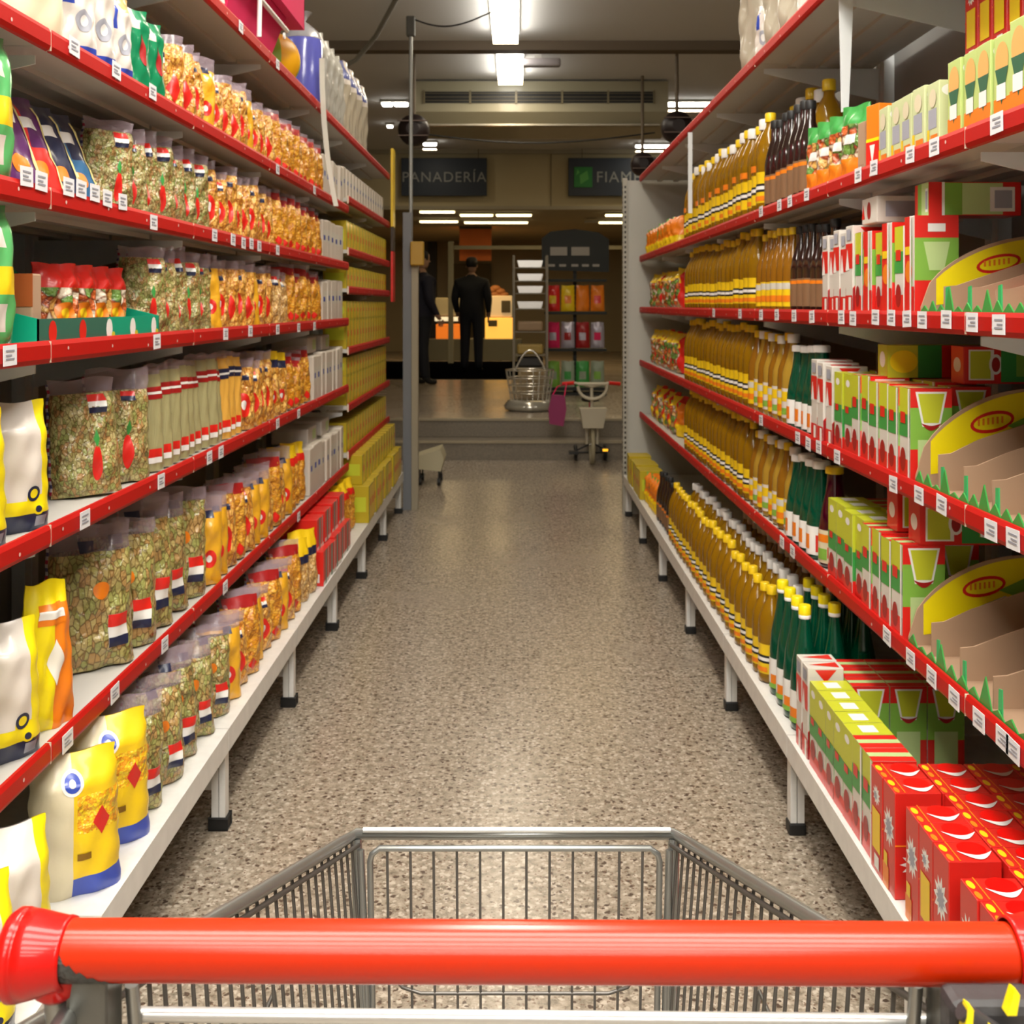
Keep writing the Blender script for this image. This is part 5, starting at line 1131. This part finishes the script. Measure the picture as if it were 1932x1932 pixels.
# ------------------------------------------------------------------ people
def skin_body(name, joints, edges, mats, matf, sub=2):
    me = bpy.data.meshes.new(name); me.from_pydata([j[0] for j in joints], edges, []); o = bpy.data.objects.new('tmp_skin', me); COL.objects.link(o)
    o.modifiers.new('skin', 'SKIN'); sv = me.skin_vertices[0].data
    for i, j in enumerate(joints):
        r_ = j[1]; sv[i].radius = r_ if isinstance(r_, tuple) else (r_, r_)
    sv[0].use_root = True
    m = o.modifiers.new('sub', 'SUBSURF'); m.levels = sub; m.render_levels = sub
    bpy.context.view_layer.update(); dg = bpy.context.evaluated_depsgraph_get(); dg.update()
    res = bpy.data.meshes.new_from_object(o.evaluated_get(dg)); res.name = name; bpy.data.objects.remove(o)
    res.materials.clear()
    for x in mats: res.materials.append(x)
    for p in res.polygons: p.use_smooth = True; p.material_index = matf(p.center)
    return res
JACK = mat('dark_jacket', (.010, .011, .014), .8); TROU = mat('dark_trousers', (.006, .007, .012), .8); SKIN = mat('skin_tone', (.38, .22, .14), .6); HAIR = mat('dark_hair', (.008, .006, .006), .6); SHOE = mat('shoe_black', (.01, .01, .01), .5)
def person(label, x, y, z, hgt, rz, arm_fwd=0.0, jack=JACK, stride=.0):
    k = hgt/1.75; t = empty('person', label, 'person', (x, y, z), None, rz)
    V = lambda a, b_, c: (a*k, b_*k, c*k)
    J = [(V(0, 0, .95), .185*k), (V(0, 0, 1.10), .20*k), (V(0, .01, 1.28), .215*k), (V(0, .01, 1.40), .165*k), (V(0, 0, 1.50), .060*k), (V(0, -.015, 1.56), .062*k)]
    E = [(0, 1), (1, 2), (2, 3), (3, 4), (4, 5)]
    for s_ in (-1, 1):
        n = len(J); dy = s_*stride
        J += [(V(s_*.095, 0, .88), .115*k), (V(s_*.105, -dy*.4-.01, .50), .085*k), (V(s_*.11, dy*.2+.02, .12), .070*k), (V(s_*.115, dy*.2-.02, .04), .045*k), (V(s_*.125, dy*.2-.15, .035), .035*k)]
        E += [(0, n), (n, n+1), (n+1, n+2), (n+2, n+3), (n+3, n+4)]
        n = len(J)
        J += [(V(s_*.21, .01, 1.38), .090*k), (V(s_*.265, .02, 1.14), .068*k), (V(s_*.25, -.06-arm_fwd, .93), .040*k), (V(s_*.235, -.10-arm_fwd*1.3, .86), (.022*k, .034*k))]
        E += [(3, n), (n, n+1), (n+1, n+2), (n+2, n+3)]
    me = skin_body('body', J, E, [jack, TROU, SKIN, SHOE], lambda c: 2 if c.z > 1.50*k else (0 if (c.z > .90*k and abs(c.x) < .4*k) and not (c.z < .93*k and abs(c.x) > .19*k) else (2 if abs(c.x) > .19*k and c.z > .7*k else (3 if c.z < .09*k else 1))))
    body = link('body', me, t)
    b = MB()   # hands: palm fingers and thumb as short tapered tubes
    for s_ in (-1, 1):
        hx, hy, hz = s_*.235, -.10-arm_fwd*1.3, .85
        for q in range(4):
            b.tube([V(hx, hy+.028-q*.018, hz), V(hx, hy+.024-q*.019, hz-.045), V(hx-s_*.008, hy+.016-q*.019, hz-.075-.008*(1 if q in (1, 2) else 0))], .0085*k, 6, rr=[.010*k, .009*k, .006*k])
        b.tube([V(hx, hy-.03, hz+.01), V(hx, hy-.052, hz-.015), V(hx-s_*.004, hy-.058, hz-.042)], .009*k, 6, rr=[.011*k, .010*k, .007*k])
    link('fingers', b.mesh('fingers', SKIN), body)
    b = MB(); n = 12   # head with face
    prof = [(.012, -.115), (.045, -.105), (.064, -.07), (.072, -.02), (.078, .03), (.075, .075), (.055, .105), (.02, .118)]
    b.lathe([(r_*k, z_*k) for r_, z_ in prof], 18, 0, V(0, -.02, 1.655), sy=1.2); b.tube([V(0, -.105, 1.665), V(0, -.125, 1.64), V(0, -.10, 1.632)], .010*k, 6)
    for s_ in (-1, 1):
        b.disc(V(s_*.079, -.01, 1.65), (0, 1, 0), (0, 0, 1), .018*k, 0, 10, .030*k, t=.012*k*s_); b.disc(V(s_*.030, -.110, 1.672), (1, 0, 0), (0, 0, 1), .011*k, 1, 8, .006*k)
    b.box(-.024*k, .024*k, -.1075*k, -.100*k, 1.598*k, 1.604*k, 2)
    link('head', b.mesh('head', [SKIN, HAIR, mat('lip', (.3, .1, .08), .6)]), t)
    b = MB(); b.lathe([(r_*k*1.09, z_*k) for r_, z_ in [(.060, -.03), (.080, 0), (.084, .04), (.080, .085), (.058, .118), (.02, .130), (.001, .132)]], 18, 0, V(0, .005, 1.66), caps=False, sy=1.2)
    link('hair', b.mesh('hair', HAIR), t)
    return t
PM = person('man in dark jacket and dark trousers standing at the bakery counter, back turned', bx(890, 17), 17.0, .352, 1.72, R(172), .04)
P2 = person('person in dark coat half hidden behind the left end post', bx(800, 15), 14.6, .336, 1.72, R(120), .05, jack=mat('coat_navy', (.010, .010, .022), .75), stride=.12)

# ------------------------------------------------------------------ floor-standing things on the upper floor
t = empty('display_rack', 'black wire snack rack with header board and hanging bags', 'display rack', (bx(1085, 13), 13.0, .336))
def rp(px, py): return bx(px, 13)-bx(1085, 13), bz(py, 13)-.336
b = MB(); x0, z1 = rp(1022, 437); x1, z0 = rp(1149, 510)
b.prism([(x0, 0, z0+.06), (x0, 0, z1-.08), (x0+.1, 0, z1), (0, 0, z1+.03), (x1-.12, 0, z1-.01), (x1, 0, z1-.09), (x1, 0, z0-.02), (x0+.1, 0, z0)], (0, .03, 0)); hb = link('header_board', b.mesh('header_board', mat('rack_black', (.012, .014, .012), .6)), t)
b = MB()
for a, c_ in ((1038, 1070), (1078, 1112)):
    xa, za = rp(a, 466); xb_, zb_ = rp(c_, 482); b.box(xa, xb_, -.006, -.001, zb_, za)
for a in (1034, 1055, 1078, 1098, 1118): xa, za = rp(a, 500); b.box(xa, xa+.08, -.006, -.001, za-.02, za+.01)
link('header_lettering', b.mesh('header_lettering', mat('rack_letter', (.34, .31, .27), .6)), hb)
b = MB(); b.box(-.02, .02, .05, .09, 0, z1-.1); b.box(-.35, .35, -.2, .3, 0, .03); link('rack_post', b.mesh('rack_post', MATS['rack_black']), t)
for py in (532, 593, 662, 735):
    b = MB(); z_ = rp(0, py)[1]; b.box(-.36, .36, -.14, .04, z_, z_+.03); link('rack_shelf', b.mesh('rack_shelf', MATS['rack_black']), t)
for r_i, (py, ms, nm_) in enumerate([(592, [PRED, YEL, ORG, ORG], 'red and yellow snack bag'), (661, [PINK, mat('foil_lilac', (.45, .42, .5), .3, metal=.3), DRED, MATS['foil_lilac']], 'silver and red snack bag'), (734, [LGRN, mat('foil_pale_green', (.3, .36, .26), .4), GRN, MATS['foil_pale_green']], 'green snack bag')]):
    zt_ = rp(0, py)[1]+.031
    for k in range(4):
        pp = bag('snack_bag', 'snack bag', .16, .30, .07, [ms[k], ms[(k+1) % 4]], lambda u, v, f: 1 if abs(u) < .5 and .3 < v < .65 else 0, seed=200+r_i*4+k, top=.93, nu=8, nv=10)
        put(pp, (bx(1085, 13)-.26+k*.172, 12.93, .336+zt_), R(rnd.uniform(-10, 10)), f'{ORD[k]} {nm_} from left on {["upper", "middle", "lower"][r_i]} shelf of black rack', f'{nm_}s on the black rack')
t = empty('foil_rack', 'tiered metal rack with foil trays left of the black rack', 'display rack', (bx(1000, 12.2), 12.2, .336))
b = MB()
for s_ in (-.19, .17):
    for yy in (-.15, .15): b.box(s_, s_+.025, yy-.012, yy+.012, 0, 1.58)
link('rack_frame', b.mesh('rack_frame', mat('foil_frame', (.20, .17, .12), .5)), t)
for k, py in enumerate([505, 530, 553, 582, 625, 668, 692]):
    z_ = bz(py, 12.2)-.336; b = MB(); b.box(-.164, .169, -.137, .137, z_-.012, z_); link('rack_shelf', b.mesh('rack_shelf', MATS['foil_frame']), t)
    if k < 4:
        b = MB(); b.prism([(-.12, -.1, 0), (.12, -.1, 0), (.14, -.1, .075), (-.14, -.1, .075)], (0, .2, 0)); tag(link('foil_tray', b.mesh('foil_tray', mat('foil_silver', (.62, .60, .58), .3, metal=.7)), None, (bx(1000, 12.2), 12.2, .336+z_+.001)), f'{ORD[k]} silver foil tray from the top of the tiered rack', 'foil tray', 'foil trays on the rack')
    else:
        b = MB(); b.cbox(-.14, .14, -.1, .1, 0, .11, .02); tag(link('bread_bag', b.mesh('bread_bag', mat('bread_pack_%d' % k, [(.30, .19, .10), (.36, .24, .05), (.015, .012, .01)][k-4], .45, bump=.5)), None, (bx(1000, 12.2), 12.2, .336+z_+.001)), ['brown bread pack on the tiered rack', 'yellow bread pack low on the tiered rack', 'black pack lowest on the tiered rack'][k-4], 'pack')
# chrome shopping basket trolley
t = empty('wire_basket_stand', 'chrome wire basket stand on the upper floor beside the tricycle', 'wire basket', (bx(1000, 11), 11.0, .336))
WIRC = mat('chrome_wire', (.72, .70, .64), .22, metal=.9)
b = MB()
for k in range(5): 
    f_ = .80+.05*k; z_ = .10+.075*k; b.tube([(.24*f_*math.cos(2*PI*i/20), .2*f_*math.sin(2*PI*i/20), z_) for i in range(20)], .006, 6, closed=True)
for i in range(22):
    a = 2*PI*i/22; b.tube([(.19*math.cos(a), .16*math.sin(a), .10), (.24*math.cos(a), .2*math.sin(a), .40)], .004, 5)
link('wire_basket', b.mesh('wire_basket', WIRC), t)
b = MB(); b.tube([(-.15+.3*k/10, -.1, .40+.20*math.sin(PI*k/10)) for k in range(11)], .010, 8); link('basket_handle', b.mesh('basket_handle', WIRC), t)
b = MB(); b.lathe([(.20, 0), (.25, .015), (.26, .05), (.22, .10), (.17, .11)], 24, sy=.85); link('base_bowl', b.mesh('base_bowl', mat('bowl_glass', (.42, .40, .34), .15, metal=.5, coat=.6)), t)
# child's tricycle
y9 = 9.62; t = empty('childs_bicycle', 'small childs bicycle with white front basket and red handlebar', 'bicycle', (bx(1117, y9), y9, 0))
WHP = mat('trike_white', (.52, .47, .36), .4); TIRE = mat('tyre_cream', (.34, .30, .20), .6)
def w9(nm, b, m, par=None): return link(nm, b.mesh(nm, m), par or t)
b = MB(); n = 28; rW = .155
b.tube([(0, rW*math.cos(2*PI*i/n), rW+.018+rW*math.sin(2*PI*i/n)) for i in range(n)], .018, 8, closed=True); fw = w9('front_wheel', b, TIRE)
b = MB()
for i in range(8): b.tube([(0, 0, rW+.018), (0, (rW-.015)*math.cos(PI*i/4), rW+.018+(rW-.015)*math.sin(PI*i/4))], .003, 5)
b.tube([(-.02, 0, rW+.018), (.02, 0, rW+.018)], .015, 8); w9('spokes', b, WIRC, fw)
b = MB()
for s_ in (-1, 1): b.tube([(s_*.045, 0, .175), (s_*.05, .01, .36), (0, .02, .40)], .011, 8)
b.tube([(0, .02, .40), (0, .05, .66)], .014, 8); w9('fork', b, WHP)
b = MB(); b.tube([(-.235, .10, .69), (-.14, .06, .70), (0, .05, .665), (.14, .06, .70), (.235, .10, .69)], .010, 8); hb = w9('handlebar', b, WHP)
for s_ in (-1, 1): b = MB(); b.tube([(s_*.15, .063, .70), (s_*.25, .105, .688)], .017, 8); w9('grip', b, PRED, hb)
b = MB(); b.prism([(-.085, -.16, .33), (.085, -.16, .33), (.115, -.19, .50), (-.115, -.19, .50)], (0, .14, 0)); w9('front_basket', b, WHP)
b = MB(); pts = [(.125*math.cos(PI+PI*i/12), -.06, .68+.11*math.sin(PI+PI*i/12)) for i in range(13)]; b.tube([(.125, -.06, .70)]+[(-p[0]*-1, p[1], p[2]) for p in pts[::-1]], .014, 8); b.tube([(-.125, -.06, .70), (.125, -.06, .70)], .014, 8); w9('white_bow', b, WHP)
RY = .60
b = MB(); b.tube([(0, .05, .50), (0, .25, .30), (0, .42, .28), (0, RY, .17)], .013, 8); b.tube([(0, .42, .28), (0, .45, .48)], .012, 8); w9('frame_tube', b, DRED) if False else None
bf = MB(); bf.tube([(0, .05, .50), (0, .14, .36), (0, .22, .36)], .013, 8); bf.tube([(0, .22, .36), (0, .23, .52)], .012, 8); w9('frame_tube', bf, PINK)
b = MB(); b.lathe([(.02, .52), (.075, .53), (.08, .55), (.05, .57)], 16, c=(0, .225, 0)); w9('saddle', b, BLACK)
b = MB(); b.tube([(-.15, .02, .11), (-.03, .0, .172)], .008, 6); b.box(-.20, -.12, -.03, .05, .09, .115); b.tube([(.03, 0, .172), (.10, .02, .13)], .008, 6); b.box(.07, .15, -.03, .05, .115, .14); w9('pedals', b, BLACK)
b = MB(); b.box(.09, .135, -.036, -.031, .118, .138); w9('pedal_reflector', b, mat('reflector_glow', (1, .45, .02), .3, emit=1.2))  # the reflector's orange glint is put in as emission of its material
b = MB(); n = 20
for s_ in (-1, 1): b.tube([(s_*.13, .24+.055*math.cos(2*PI*i/n), .072+.055*math.sin(2*PI*i/n)) for i in range(n)], .016, 7, closed=True)
b.tube([(-.13, .24, .072), (.13, .24, .072)], .008, 6); b.tube([(0, .22, .36), (0, .24, .08)], .010, 6); w9('training_wheels', b, BLACK)
t2 = empty('pink_toy_bag', 'magenta toy bag hanging on the childs bicycle handlebar', 'bag', (bx(1052, 9.55), 9.55, .43))
b = MB(); b.prism([(-.07, -.03, -.07), (.05, -.03, -.09), (.075, -.03, .06), (.06, -.03, .17), (-.05, -.03, .18), (-.08, -.03, .05)], (0, .05, 0)); link('bag_body', b.mesh('bag_body', mat('bag_magenta', (.26, .02, .10), .55)), t2)
b = MB(); b.tube([(-.04, -.005, .18), (0, -.0, .25), (.075, 0, .272), (.06, -.005, .17)], .006, 6); link('bag_strap', b.mesh('bag_strap', PINK), t2)
# white trolley by the left shelf end
t = empty('low_trolley', 'low white trolley with black caster beside the left shelving end', 'trolley', (bx(812, 8.5), 8.5, 0))
b = MB(); b.prism([(-.11, -.02, .13), (.08, -.02, .11), (.105, -.02, .20), (.075, -.02, .28), (-.11, -.02, .22)], (0, .3, 0)); link('trolley_body', b.mesh('trolley_body', mat('trolley_cream', (.50, .45, .30), .5)), t)
for x, yy in ((.065, .0), (.065, .24), (-.08, .0), (-.08, .24)):
    b = MB(); b.tube([(x, yy, .03), (x, yy, .12)], .007, 6); b.tube([(x-.012, yy, .03), (x+.012, yy, .03)], .029, 12); link('caster', b.mesh('caster', BLACK), t)
